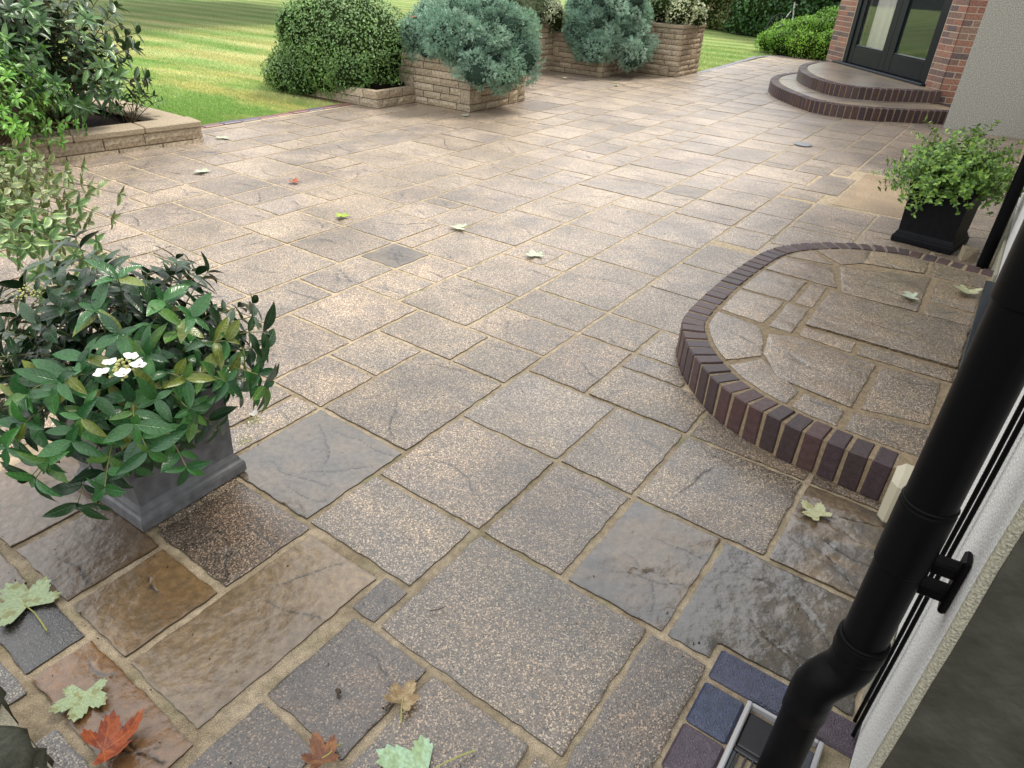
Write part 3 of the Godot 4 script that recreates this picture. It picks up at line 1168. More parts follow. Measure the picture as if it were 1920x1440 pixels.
func build_patio() -> void:
	var patio := thing("patio", "riven stone patio of mixed grey, buff and blue slabs with sandy joints", "patio", Vector3.ZERO, 0.0, "", "structure")
	# the mortar bed that shows in the joints
	var bed := MB.new()
	bed.tint = Color(0.80, 0.65, 0.44)
	var bn := noise(61, 0.9, 4)
	for strip in [[-14.0, 1.4, -1.0, 1.9], [-41.4, 1.4, 1.9, 25.4], [-43.3, 1.4, 25.4, 40.4], [-41.0, 1.4, 40.4, 44.6], [-35.3, 1.4, 44.6, 52.2], [-44.2, 1.4, 52.2, 70.8], [-38.0, 1.4, 70.8, 77.6], [-32.6, 1.4, 77.6, 113.6]]:
		var sx: float = strip[1] - strip[0]
		var sy: float = strip[3] - strip[2]
		var cell := 0.4 if strip[3] < 26.0 else 0.9
		var fx := maxi(1, int(sx / cell))
		var fy := maxi(1, int(sy / cell))
		var k0 := bed.v.size()
		for iy in fy + 1:
			for ix in fx + 1:
				var x: float = strip[0] + sx * ix / fx
				var y: float = strip[2] + sy * iy / fy
				var wetness := clampf(bn.get_noise_2d(x * 0.8 + 90.0, y * 0.8) * 1.6 + 0.35, 0.0, 1.0)
				var moss := clampf(bn.get_noise_2d(x * 1.7 - 40.0, y * 1.7) * 3.0 - 0.75, 0.0, 1.0)
				var far_pale := smoothstep(8.0, 26.0, y - x * 0.3)  # mortar gets paler farther from the house corner
				bed.tint = Color(0.76, 0.62, 0.43).lerp(Color(0.46, 0.36, 0.23), wetness * (1.0 - far_pale * 0.7)) * lerpf(0.95, 1.25, far_pale)
				bed.tint = bed.tint.lerp(Color(0.33, 0.34, 0.16), moss * 0.7)
				bed.vert(P(x, y, lerpf(-0.046, -0.024, smoothstep(9.0, 24.0, y - x * 0.3)) + bn.get_noise_2d(x, y) * 0.008), Vector2(x, y))
		for iy in fy:
			for ix in fx:
				var a := k0 + iy * (fx + 1) + ix
				bed.tri(a, a + fx + 1, a + fx + 2)
				bed.tri(a, a + fx + 2, a + 1)
	part(patio, "mortar_bed", bed.mesh(true), M.mortar)
	# slabs whose place is known: x0, y0, x1, y1 in modules
	var known := [
		[-6, 6, -2.08, 9, "grey"], [-6, 12, -4, 15, "grey"], [-4, 12, -1, 15, "agg"], [-6, 9, -4, 12, "pink"], [-3.95, 9, -1.85, 12, "bluemix"],
		[-12, 10, -9, 14, "agg"], [-9, 9, -6, 12, "pink"], [-17, 13, -14, 16, "pink"], [-14, 12, -12, 14, "agg"], [-14, 14, -11, 16, "grey"], [-11, 14, -9, 16, "grey"],
		[-14, 10, -12, 12, "pink"], [-15, 16, -12, 19, "grey"], [-17, 16, -15, 18, "agg"], [-12, 16, -9, 18, "pink"], [-12, 18, -9, 20, "grey"], [-15, 19, -12, 22, "grey"],
		[-17, 18, -15, 20, "pink"], [-18, 20, -15, 23, "grey"], [-19, 18, -17, 20, "blue"], [-22, 17, -19, 20, "grey"], [-22, 13, -19, 17, "grey"], [-19, 12, -17, 15, "agg"],
		[-19, 15, -17, 18, "agg"], [-17, 10, -14, 13, "pink"], [-22, 10, -19, 13, "agg"], [-19, 9, -17, 12, "grey"], [-24, 14, -22, 17, "grey"], [-27, 14, -24, 17, "buff"],
		[-30, 14, -27, 17, "pink"], [-27, 12, -25, 14, "agg"], [-28, 17, -25, 19, "pink"], [-32, 19, -29, 22, "grey"], [-36, 19, -32, 22, "grey"], [-30, 17, -28, 19, "buff"],
		[-35, 17, -32, 19, "grey"], [-32, 16, -30, 19, "buff"], [-38, 17, -35, 19, "buff"], [-38, 19, -36, 22, "grey"], [-36, 22, -34, 24, "grey"], [-34, 22, -30, 25, "buff"],
		[-30, 22, -27, 25, "pink"], [-27, 22, -25, 24, "buff"], [-27, 24, -24, 27, "buff"], [-25, 20, -22, 24, "buff"], [-20, 23, -18, 26, "grey"], [-14, 35, -12, 37, "blue"],
		[-14, 33, -12, 35, "buff"], [-12, 24, -9, 28, "agg"], [-9, 32, -7, 35, "agg"], [-9, 35, -7, 38.6, "grey"], [-9, 29.6, -7, 32, "agg"], [-7, 35, -4, 38.8, "grey"],
		[-8.3, 41, -6.4, 45.5, "grey"], [-6.4, 39.2, -3, 47.6, "yellow"], [-14, 41, -12, 45, "grey"], [-12, 42, -8.4, 45, "buff"], [-12, 46, -10, 50, "grey"], [-13, 22, -12, 24, "agg"],
		[-12, 20, -9, 24, "grey"], [-9, 15, -7, 18, "pink"], [-7, 15, -4, 17, "agg"], [-7, 17, -5, 18, "agg"], [-9, 18, -7, 20, "grey"], [-9, 20, -5, 23.1, "grey"], [-7, 18, -5, 20, "agg"],
		[-1.85, 9, 1.3, 12, "blue"], [-1, 12, 1.3, 15, "bluemix"], [-2.1, 3.2, -0.92, 8.95, "dark"], [-6.5, 4, -4.65, 6, "dark"], [-4.62, 2.6, -2.55, 5.98, "pink"], [-6.45, 1.2, -5.0, 3.98, "dark"],
		[-8.72, 3, -6.72, 6.88, "beige"], [-10.62, 3, -8.74, 4.86, "gold"], [-12.75, 3, -10.65, 4.86, "brown"], [-11.15, 4.9, -8.74, 7, "dark"], [-9.62, 1.9, -6.55, 2.97, "orange"],
		[-11.6, 1.9, -9.68, 2.95, "black"], [-13.6, 1.9, -11.65, 2.9, "brown"], [-9, 7, -6.1, 9, "agg"], [-6.72, 6, -6.02, 7, "dark"], [-12, 7, -9, 10, "blue"], [-15.5, 2.95, -12.8, 6, "brown"],
		[-2.5, 1.5, -2.12, 5.9, "grey"], [-4.9, 0.0, -2.6, 2.55, "agg"], [-0.9, 3.0, 1.3, 7.0, "dark"],
	]
	var grid := {}
	var list := []
	for k: Array in known:
		list.append(k)
		for cx in range(int(floor(k[0] + 0.35)), int(ceil(k[2] - 0.35))):
			for cy in range(int(floor(k[1] + 0.35)), int(ceil(k[3] - 0.35))):
				grid[Vector2i(cx, cy)] = true
	# the gully and its brick surround stand here
	for cx in range(-1, 2):
		for cy in range(6, 10):
			grid[Vector2i(cx, cy)] = true
	var r := RandomNumberGenerator.new()
	r.seed = 7
	var step := step_outline(0.0)
	var sizes := [[4, 3], [3, 4], [3, 3], [3, 2], [2, 3], [2, 2], [3, 2], [3, 3]]
	for cy in range(0, 113):
		for cx in range(-44, 2):
			var c := Vector2i(cx, cy)
			if grid.has(c) or not in_patio(cx + 0.5, cy + 0.5):
				continue
			var run := 0
			while run < 6 and not grid.has(Vector2i(cx + run, cy)) and in_patio(cx + run + 0.5, cy + 0.5):
				run += 1
			var best := [1, 1]
			var score := -1.0
			for tr in 14:
				var s: Array = sizes[r.randi() % sizes.size()] if tr < 10 else [[2, 1], [1, 2], [3, 1], [1, 3]][tr - 10]
				if s[0] > run:
					continue
				var ok := true
				for ax in s[0]:
					for ay in s[1]:
						var q := Vector2i(cx + ax, cy + ay)
						if grid.has(q) or not in_patio(q.x + 0.5, q.y + 0.5):
							ok = false
				if not ok:
					continue
				var sc: float = minf(s[0] * s[1], 9) + r.randf() * 5.0 - (6.0 if run - s[0] == 1 else 0.0)
				if sc > score:
					score = sc
					best = s
			for ax in best[0]:
				for ay in best[1]:
					grid[Vector2i(cx + ax, cy + ay)] = true
			var tone: String = ["agg", "pink", "grey", "agg", "buff", "pink", "agg"][r.randi() % 7]
			if cy > 26:
				tone = ["buff", "buff", "pink", "grey", "buff", "agg"][r.randi() % 6]
			list.append([cx, cy, cx + best[0], cy + best[1], tone])
	list.sort_custom(func(a: Array, b: Array) -> bool: return Vector2(a[0] + a[2], a[1] + a[3]).distance_squared_to(Vector2(0.4, 1.6)) < Vector2(b[0] + b[2], b[1] + b[3]).distance_squared_to(Vector2(0.4, 1.6)))
	var shown := 0
	var rest := {}
	for k in list.size():
		var e: Array = list[k]
		var poly := rect_poly(e[0], e[1], e[2], e[3], 0.052)
		var c := Vector2((poly[0].x + poly[2].x) * 0.5, (e[1] + e[3]) * 0.5)
		if c.x > -7.5 and c.y > 13 and c.y < 33:
			var grown := PackedVector2Array(step)
			var cut := Geometry2D.clip_polygons(poly, grown)
			if cut.size() == 0:
				continue
			poly = cut[0]
			for q in cut:
				if absf(poly_area(q)) > absf(poly_area(poly)):
					poly = q
			if absf(poly_area(poly)) < 0.2:
				continue
			c = Vector2.ZERO
			for q in poly:
				c += q
			c /= poly.size()
		if e[0] is float and e[0] == -1.85:
			poly = Geometry2D.clip_polygons(poly, PackedVector2Array([Vector2(-1.0, 8), Vector2(-1.0, 9.46), Vector2(3, 9.46), Vector2(3, 8)]))[0]
		var loc := PackedVector2Array()
		for q in poly:
			loc.append((q - c) * U)
		var dist := c.distance_to(Vector2(0.2, 0.8))
		var t: String = e[4]
		var amp: float = {"blue": 0.0017, "bluemix": 0.0022, "beige": 0.0008, "gold": 0.0011, "orange": 0.0021, "yellow": 0.0005, "black": 0.0004, "brown": 0.0009}.get(t, [0.0004, 0.0013, 0.0006, 0.001, 0.0016][(k * 7) % 5])
		var spacing := clampf(0.006 + dist * 0.0012, 0.0115, 0.075)
		var mt: Material = M.agg
		if t in ["blue", "bluemix"]:
			mt = M.wet if dist < 16 else M.riven
		elif t in ["beige", "gold", "orange", "yellow", "brown"]:
			mt = M.riven
		if dist > 15.0:
			mt = M.agg_far if mt == M.agg else M.riven_far
		var w := r.randf_range(0.88, 1.14)
		# shade near the house painted into slab colour, with some damp; paler farther out
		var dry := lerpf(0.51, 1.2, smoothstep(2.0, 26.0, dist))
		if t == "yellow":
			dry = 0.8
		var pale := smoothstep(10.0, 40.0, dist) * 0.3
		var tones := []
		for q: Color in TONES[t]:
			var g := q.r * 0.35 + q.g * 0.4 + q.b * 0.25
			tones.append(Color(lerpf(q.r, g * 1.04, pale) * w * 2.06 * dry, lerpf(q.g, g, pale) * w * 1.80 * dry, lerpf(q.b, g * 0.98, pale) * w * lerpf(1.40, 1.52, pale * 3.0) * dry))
		if mt != M.agg:
			for q in 3:
				tones[q] = tones[q] * 0.85
		var seen_in := in_frame(P(c.x, c.y))
		if shown < 300 and seen_in:
			var cracks: int = {"blue": 5, "bluemix": 4, "orange": 3, "brown": 1, "beige": 2, "gold": 1, "black": 0, "yellow": 0}.get(t, [1, 1, 1, 0, 2, 1, 2][(k * 5) % 7])
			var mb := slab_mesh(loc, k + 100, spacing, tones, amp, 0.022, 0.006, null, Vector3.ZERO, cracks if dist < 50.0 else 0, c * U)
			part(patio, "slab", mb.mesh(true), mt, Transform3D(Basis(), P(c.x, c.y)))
			shown += 1
		else:
			if not rest.has(mt):
				rest[mt] = MB.new()
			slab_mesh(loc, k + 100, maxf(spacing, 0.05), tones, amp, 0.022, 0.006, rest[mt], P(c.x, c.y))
	for mt in rest:
		var far_slabs := part(patio, "far_slabs", rest[mt].mesh(true), mt)
		far_slabs.set_meta("kind", "stuff")
	# grit and leaf crumbs that lie about
	var crumb := MB.new()
	crumb.box(Vector3.ZERO, Vector3(1.0, 0.35, 0.6), 0.15)
	var gx := []
	var gc := []
	r.seed = 73
	for k in 900:
		var gp := Vector2(r.randf_range(-24.0, 1.0), 2.2 + pow(r.randf(), 1.6) * 30.0)
		if gp.x > -6.8 and gp.y > 15.0:
			continue
		if r.randf() < 0.5:
			gp.y = roundf(gp.y) + r.randf_range(-0.08, 0.08)
		gx.append(Transform3D(Basis.from_euler(Vector3(r.randf(), r.randf() * TAU, r.randf())).scaled(Vector3.ONE * r.randf_range(0.002, 0.0065)), P(gp.x, gp.y, 0.015)))
		gc.append([Color(0.05, 0.035, 0.02), Color(0.10, 0.06, 0.03), Color(0.2, 0.15, 0.08), Color(0.03, 0.025, 0.02)][r.randi() % 4])
	multi(patio, "grit", crumb.mesh(), M.core, gx, gc)
	# brick edging along the lawn
	r.seed = 71
	var y := 25.6
	while y < 40.0:
		var s := box_mesh(Vector3(0.1, 0.07, 0.205), 0.006)
		part(patio, "edging_brick", s, M.edging[r.randi() % 3], Transform3D(Basis(Vector3.UP, r.randf_range(-0.02, 0.02)), P(-43.42 + r.randf_range(-0.03, 0.03), y + 0.7, -0.2 + r.randf_range(0, 0.05))))
		y += 1.44
	y = 84.2
	while y < 108.0:
		part(patio, "edging_brick", box_mesh(Vector3(0.11, 0.07, 0.205), 0.006), M.edging_blue[r.randi() % 2], Transform3D(Basis(Vector3.UP, -0.06), P(-32.15 - (y - 84.0) * 0.06, y + 0.7, -0.2)))
		y += 1.44
	for k in 5:
		part(patio, "edging_brick", box_mesh(Vector3(0.11, 0.07, 0.205), 0.006), M.edging_blue[r.randi() % 2], Transform3D(Basis(Vector3.UP, -0.3 - k * 0.25), P(-33.6 + k * k * 0.12 + k * 0.12, 108.6 + k * 1.1, -0.2)))
	# blue bricks round the gully and pale strip by the rubble wall
	part(patio, "brick", box_mesh(Vector3(0.215, 0.065, 0.098), 0.006), M.engineering[0], Transform3D(Basis(), P(-0.19, 9.05, -0.2)))
	part(patio, "brick", box_mesh(Vector3(0.102, 0.065, 0.128), 0.006), M.engineering[1], Transform3D(Basis(), P(-0.56, 8.18, -0.2)))
	part(patio, "brick", box_mesh(Vector3(0.102, 0.065, 0.128), 0.006), M.engineering[2], Transform3D(Basis(), P(-0.56, 7.28, -0.2)))
	part(patio, "brick", box_mesh(Vector3(0.215, 0.065, 0.098), 0.006), M.engineering[2], Transform3D(Basis(), P(1.27, 9.05, -0.22)))
	var strip_tones := [Color(0.42, 0.36, 0.29), Color(0.36, 0.33, 0.29), Color(0.3, 0.29, 0.28)]
	for k in 3:
		var px := PackedVector2Array([Vector2(-0.26, -0.03), Vector2(-0.26, 0.025), Vector2(0.26, 0.025), Vector2(0.26, -0.035)])
		if k == 0:
			px = PackedVector2Array([Vector2(-0.13, -0.03), Vector2(-0.13, 0.025), Vector2(0.26, 0.025), Vector2(0.26, -0.035)])
		part(patio, "edging_stone", slab_mesh(px, 900 + k, 0.015, strip_tones, 0.0006, 0.03, 0.004).mesh(true), M.agg, Transform3D(Basis(), P(-7.6 - k * 3.55, 1.66, 0.0)))


func poly_area(p: PackedVector2Array) -> float:
	var a := 0.0
	for k in p.size():
		a += p[k].cross(p[(k + 1) % p.size()])
	return a * 0.5


func in_frame(p: Vector3) -> bool:
	var d := p - eye
	var z := d.dot(Vector3(-0.479062, -0.528863, -0.700573))
	if z < 0.1:
		return false
	var x := d.dot(Vector3(0.810269, 0.040512, -0.584656)) / z
	var y := d.dot(Vector3(0.337585, -0.84774, 0.409114)) / z
	return absf(x) < 0.8 and absf(y) < 0.6


var box_cache := {}


func box_mesh(size: Vector3, bev: float) -> ArrayMesh:
	var key := "%.3f_%.3f_%.3f_%.4f" % [size.x, size.y, size.z, bev]
	if not box_cache.has(key):
		var mb := MB.new()
		mb.box(Vector3.ZERO, size, bev)
		box_cache[key] = mb.mesh()
	return box_cache[key]


# bricks set on edge side by side along a curve, given in modules
func brick_row(parent: Node, line: PackedVector2Array, pitch: float, deep: float, tall: float, top: float, r: RandomNumberGenerator) -> void:
	var cv := Curve2D.new()
	cv.bake_interval = 0.05
	for p in line:
		cv.add_point(p)
	var total := cv.get_baked_length()
	var n := int(round(total / pitch))
	var step := total / n
	for k in n:
		var s := (k + 0.5) * step
		var p := cv.sample_baked(s)
		var d := (cv.sample_baked(minf(s + 0.12, total)) - cv.sample_baked(maxf(s - 0.12, 0.0))).normalized()
		var inw := Vector2(d.y, -d.x)
		var c := p + inw * deep * 0.5
		# local x along the row, z inwards
		var bx := Vector3(d.x, 0, -d.y)
		var bz := Vector3(inw.x, 0, -inw.y)
		var by := bz.cross(bx)
		var b := Basis(bx, by, bz) * Basis(Vector3.FORWARD, r.randf_range(-0.03, 0.03))
		if by.y < 0:
			b = Basis(-bx, -by, bz)
		var w: float = [0.0, 0.0015, -0.0015][k % 3]
		part(parent, "brick", box_mesh(Vector3(step * U - 0.0135 + w, tall * U, deep * U), 0.005), M.kerbs[r.randi() % M.kerbs.size()], Transform3D(b, P(c.x, c.y, top - tall * 0.5 + r.randf_range(-0.022, 0.018))))


# a solid of mortar behind such a row: an outline in modules pulled up to a height
func prism(line: PackedVector2Array, h0: float, h1: float) -> ArrayMesh:
	var mb := MB.new()
	var poly := PackedVector2Array(line)
	var idx := Geometry2D.triangulate_polygon(poly)
	for p in poly:
		mb.vert(P(p.x, p.y, h1), p)
	for k in range(0, idx.size(), 3):
		var a := poly[idx[k]]
		if (poly[idx[k + 1]] - a).cross(poly[idx[k + 2]] - a) > 0:
			mb.tri(idx[k], idx[k + 2], idx[k + 1])
		else:
			mb.tri(idx[k], idx[k + 1], idx[k + 2])
	for k in poly.size():
		var a := poly[k]
		var b := poly[(k + 1) % poly.size()]
		mb.quad(P(a.x, a.y, h0), P(b.x, b.y, h0), P(b.x, b.y, h1), P(a.x, a.y, h1))
	return mb.mesh()


func build_near_step() -> void:
	var t := thing("brick_edged_step", "low curved doorstep edged with dark purple bricks and paved inside with stone", "step", Vector3.ZERO)
	var r := RandomNumberGenerator.new()
	r.seed = 81
	var outer := step_outline(0.0)
	var cut := PackedVector2Array()
	for p in outer:
		if p.x < 0.62 or p.y > 20:
			cut.append(p)
	brick_row(t, cut, 0.505, 0.69, 1.02, 1.0, r)
	part(t, "mortar", prism(step_outline(0.035), -0.15, 0.965), M.pointing)
	# slabs on top
	var inner := step_outline(0.80)
	inner.append(Vector2(1.12, 29.9))
	inner.insert(0, Vector2(1.12, 16.2))
	var keep := PackedVector2Array()
	for p in inner:
		if p.x <= 1.13:
			keep.append(p)
	var pieces := [
		[[-3.05, 21.32], [-3.1, 24.5], [1.1, 24.6], [1.1, 21.32]],
		[[-2.75, 24.75], [-3.4, 27.2], [-0.5, 28.5], [-0.42, 24.75]],
		[[-0.25, 26.0], [-0.3, 28.4], [1.1, 28.3], [1.1, 25.95]],
		[[-0.25, 24.75], [-0.25, 25.85], [1.1, 25.8], [1.1, 24.75]],
		[[-3.75, 20.0], [-3.05, 20.35], [-0.75, 20.1], [-0.8, 17.3], [-2.7, 17.55], [-3.45, 18.6]],
		[[-0.62, 17.4], [-0.62, 20.1], [0.85, 20.25], [0.9, 17.75]],
		[[-3.0, 20.5], [-3.05, 21.15], [-1.5, 21.15], [-1.5, 20.35]],
		[[-1.35, 20.35], [-1.35, 21.15], [1.1, 21.15], [1.1, 20.4]],
		[[-6.2, 20.75], [-6.2, 22.65], [-4.05, 22.65], [-4.1, 20.6]],
		[[-3.9, 20.5], [-3.95, 22.65], [-3.25, 22.65], [-3.2, 20.5]],
		[[-6.2, 22.8], [-6.2, 25.0], [-3.95, 24.9], [-3.95, 22.8]],
		[[-3.8, 22.8], [-3.8, 24.85], [-3.25, 24.85], [-3.2, 22.8]],
		[[-6.2, 25.15], [-6.2, 26.7], [-3.6, 27.0], [-2.95, 25.0]],
		[[-6.2, 26.85], [-6.0, 29.0], [-4.75, 28.4], [-3.6, 27.25]],
		[[-4.6, 28.45], [-4.5, 31.0], [-2.95, 31.0], [-2.75, 28.3], [-3.4, 27.45]],
		[[-2.8, 28.2], [-2.85, 31.0], [-0.85, 31.0], [-0.75, 28.65]],
		[[-0.65, 28.65], [-0.7, 31.0], [1.1, 31.0], [1.1, 28.5]],
		[[-6.2, 18.0], [-6.2, 20.6], [-4.1, 20.3], [-3.75, 19.6], [-3.45, 18.5], [-4.6, 17.0]],
		[[-4.5, 16.6], [-3.4, 18.35], [-2.05, 17.3], [-2.3, 15.0]],
		[[-2.15, 15.0], [-1.95, 17.25], [-0.9, 17.1], [-0.85, 15.0]],
		[[-0.7, 15.0], [-0.72, 17.15], [1.1, 17.55], [1.1, 15.0]],
	]
	var tn := ["pink", "agg", "bluemix", "agg", "agg", "bluemix", "grey", "agg", "grey", "agg", "grey", "buff", "agg", "grey", "agg", "buff", "agg", "grey", "agg", "buff", "agg"]
	for k in pieces.size():
		var poly := PackedVector2Array()
		for p: Array in pieces[k]:
			poly.append(Vector2(p[0], p[1]))
		var res := Geometry2D.intersect_polygons(poly, keep)
		if res.size() == 0 or absf(poly_area(res[0])) < 0.15:
			continue
		var off := Geometry2D.offset_polygon(res[0], -0.005)
		if off.size() == 0:
			continue
		var c := Vector2.ZERO
		for p in off[0]:
			c += p
		c /= off[0].size()
		var loc := PackedVector2Array()
		for p in off[0]:
			loc.append((p - c) * U)
		var tones := []
		var tw := r.randf_range(0.88, 1.1)
		for q: Color in TONES["step"]:
			tones.append(Color(q.r * 1.75 * tw, q.g * 1.68 * tw, q.b * 1.58 * tw))
		var lift: float = 0.05 if k == 0 else 0.0
		part(t, "slab", slab_mesh(loc, 700 + k, 0.024, tones, [0.0009, 0.0014, 0.0006][k % 3], 0.03, 0.005, null, Vector3.ZERO, [1, 2, 0, 1][k % 4]).mesh(true), M.agg, Transform3D(Basis(), P(c.x, c.y, 0.99 + lift)))


func tn_point(t: float, n: float) -> Vector2:
	return Vector2(-0.63 * t - 0.777 * n, 0.777 * t - 0.63 * n)


func tier(t: Node, called: String, tc: float, ar: float, al: float, b: float, exl: float, top: float, low: float, pitch: float, r: RandomNumberGenerator, tn: Array) -> void:
	var h := holder(t, called)
	var line := PackedVector2Array()
	for k in 61:
		var an := PI * k / 60.0
		var cx := cos(an)
		var sx := sin(an)
		# a flattened half round
		var e := 0.5 if cx > 0.0 else 2.0 / exl
		line.append(tn_point(tc - (ar if cx > 0.0 else al) * signf(cx) * pow(absf(cx), e), -42.3 + b * pow(absf(sx), e)))
	if Geometry2D.is_polygon_clockwise(line) == false:
		line.reverse()
	brick_row(h, line, pitch, 0.7, top - low, top, r)
	var shrink := Geometry2D.offset_polygon(line, -0.04)
	part(h, "mortar", prism(shrink[0], low, top - 0.05), M.pointing)
	var keep := Geometry2D.offset_polygon(line, -0.85)[0]
	var k := 0
	for q in [[-20.0, -5.5, 0.0, 20.0], [-5.4, -1.1, 0.0, 20.0], [-1.0, 3.2, 0.0, 20.0], [3.3, 7.0, 0.0, 20.0], [7.1, 20.0, 0.0, 20.0]]:
		var poly := PackedVector2Array([tn_point(tc + q[0], -42.3 + q[2]), tn_point(tc + q[1], -42.3 + q[2]), tn_point(tc + q[1], -42.3 + q[3]), tn_point(tc + q[0], -42.3 + q[3])])
		var res := Geometry2D.intersect_polygons(poly, keep)
		if res.size() == 0 or absf(poly_area(res[0])) < 0.3:
			continue
		var c := Vector2.ZERO
		for p in res[0]:
			c += p
		c /= res[0].size()
		var loc := PackedVector2Array()
		for p in res[0]:
			loc.append((p - c) * U)
		var tones := []
		for e: Color in TONES[tn[k % tn.size()]]:
			tones.append(Color(e.r * 2.2, e.g * 2.05, e.b * 1.8))
		part(h, "slab", slab_mesh(loc, 800 + k + int(top * 10), 0.07, tones, 0.0008, 0.03, 0.004).mesh(true), M.agg, Transform3D(Basis(), P(c.x, c.y, top)))
		k += 1


func build_far_steps() -> void:
	var t := thing("curved_steps", "two curved brick-edged steps below the black glazed doors", "steps", Vector3.ZERO)
	var r := RandomNumberGenerator.new()
	r.seed = 91
	tier(t, "lower_tier", 67.0, 9.0, 15.0, 12.0, 2.0, 1.0, -0.1, 0.56, r, ["buff", "agg", "buff"])
	tier(t, "upper_tier", 68.0, 6.0, 15.0, 9.0, 1.7, 2.0, 0.9, 0.56, r, ["agg", "buff"])


# ---------------------------------------------------------------- the house
func build_house() -> void:
	var t := thing("house", "brick and rendered house along the right side of the patio with black glazed doors", "house", Vector3.ZERO)
	var r := RandomNumberGenerator.new()
	r.seed = 101
	var top := 36.0
	# near wall: white roughcast, a doorway between y 16.5 and 29
	var w := holder(t, "roughcast_wall")
	slab_box(w, "wall_panel", 1.4, 3.4, 7.24, 16.4, 0.0, top, M.roughcast)
	slab_box(w, "wall_panel", 1.4, 3.4, 29.1, 68.6, 0.0, top, M.roughcast)
	slab_box(w, "wall_panel", 1.4, 3.4, 16.4, 29.1, 15.2, top, M.roughcast)
	var bead := MB.new()
	var pts := PackedVector3Array()
	for k in 60:
		pts.append(P(1.44 + sin(k * 1.3) * 0.006, 7.27 + cos(k * 2.1) * 0.006, k * 0.6))
	bead.tube(pts, 0.011, 0.011, 10)
	part(w, "corner_bead", bead.mesh(true), M.bead)
	# reveals of the doorway: rough stone edge
	slab_box(w, "door_reveal", 1.45, 3.3, 28.7, 29.09, 0.95, 15.19, M.bead)
	slab_box(w, "plinth", 1.28, 1.39, 29.4, 68.5, -0.1, 1.3, M.bead)
	slab_box(w, "plinth", 1.3, 1.39, 9.9, 14.3, -0.1, 1.0, M.bead)
	var added_roof := MB.new()  # unseen overhang added to darken the paving near the wall
	added_roof.box(P(4.6, 32.0, 36.4), Vector3(15.6 * U, 0.16, 56.0 * U), 0.01)
	part(t, "added_eaves", added_roof.mesh(), mat(0.3, 0.3, 0.3, 0.7))
	# the return of the house, towards the side passage
	slab_box(t, "passage_wall", 1.46, 30.0, 7.2, 7.9, -0.1, top, M.shaded_wall)
	# near door, black
	var d := holder(t, "garden_door")
	slab_box(d, "threshold", 1.12, 2.3, 16.45, 29.0, 1.0, 1.16, M.sill_paint)
	slab_box(d, "door_leaf", 2.1, 2.4, 16.45, 22.7, 1.17, 15.15, M.black_paint)
	slab_box(d, "door_leaf", 2.1, 2.4, 22.76, 28.68, 1.17, 15.15, M.black_paint)
	# grey render
	slab_box(t, "rendered_wall", -4.78, 3.0, 68.68, 72.0, -0.1, top, M.grey_render)
	# the bay in brick
	var p0 := tn_point(62.9, -42.5)
	var p1 := tn_point(85.3, -42.5)
	var out := Vector3(0.777, 0, -0.63) * -1.0
	out = Vector3(-0.777, 0, 0.63)
	var b := holder(t, "brick_wall")
	var rows := 28
	var course := 0.5
	# the wall's right end as seen from outside is at the smaller t
	var fr := frame(P(p1.x, p1.y, 0), out)
	var span := 85.3 - 62.9
	for row in rows:
		var off := 0.0 if row % 2 == 0 else 0.75
		brick_run(b, fr, 0.0, 85.3 - 81.55, row, course, off, r)
		brick_run(b, fr, 85.3 - 65.2, span, row, course, off + 0.4, r)
		brick_run(b, frame(P(p0.x, p0.y, 0), Vector3(0, 0, 1)), 0.02, 4.6, row, course, 0.75 - off, r)
	# mortar behind, with the door opening left free
	mortar_box(b, fr, 0.05, 85.3 - 81.5, -0.2, 14.0)
	mortar_box(b, fr, 85.3 - 65.25, span - 0.05, -0.2, 14.0)
	var fr2 := frame(P(p0.x, p0.y, 0), Vector3(0, 0, 1))
	mortar_box(b, fr2, 0.1, 4.6, -0.2, 14.0)
	var over := MB.new()
	over.box(Vector3(span * 0.5 * U, (14.0 + top) * 0.5 * U, -0.13), Vector3(span * U, (top - 14.0) * U, 0.26), 0.0)
	part(b, "upper_brickwork", over.mesh(), M.bricks[0], fr)
	var over2 := MB.new()
	over2.box(Vector3(2.4 * U, (14.0 + top) * 0.5 * U, -0.13), Vector3(4.8 * U, (top - 14.0) * U, 0.26), 0.0)
	part(b, "upper_brickwork", over2.mesh(), M.bricks[0], fr2)
	var fr3 := frame(P(p1.x, p1.y + 30.0, 0), Vector3(-1, 0, 0))
	var side := MB.new()
	side.box(Vector3(15.0 * U, top * 0.5 * U, -0.14), Vector3(29.6 * U, top * U, 0.25), 0.0)
	part(b, "side_brickwork", side.mesh(), M.bricks[0], fr3)
	# the glazed doors, in the frame of the wall: x from its left end
	var g := holder(t, "french_door")
	var X := func(tt: float) -> float: return 85.3 - tt
	var door_box := func(called: String, t0: float, t1: float, h0: float, h1: float, z0: float, z1: float, m: Material, bev := 0.004) -> void:
		var mb := MB.new()
		mb.box(Vector3((X.call(t0) + X.call(t1)) * 0.5 * U, (h0 + h1) * 0.5 * U, (z0 + z1) * 0.5), Vector3(absf(t0 - t1) * U, (h1 - h0) * U, absf(z1 - z0)), bev)
		part(g, called, mb.mesh(), m, fr)
	door_box.call("sill", 82.8, 65.05, 1.86, 2.17, -0.12, 0.07, M.sill_paint, 0.008)
	door_box.call("jamb", 81.5, 80.75, 2.2, 14.6, -0.11, -0.01, M.black_paint)
	door_box.call("jamb", 65.98, 65.25, 2.2, 14.6, -0.11, -0.01, M.black_paint)
	door_box.call("head", 81.5, 65.25, 14.6, 15.4, -0.11, -0.01, M.black_paint)
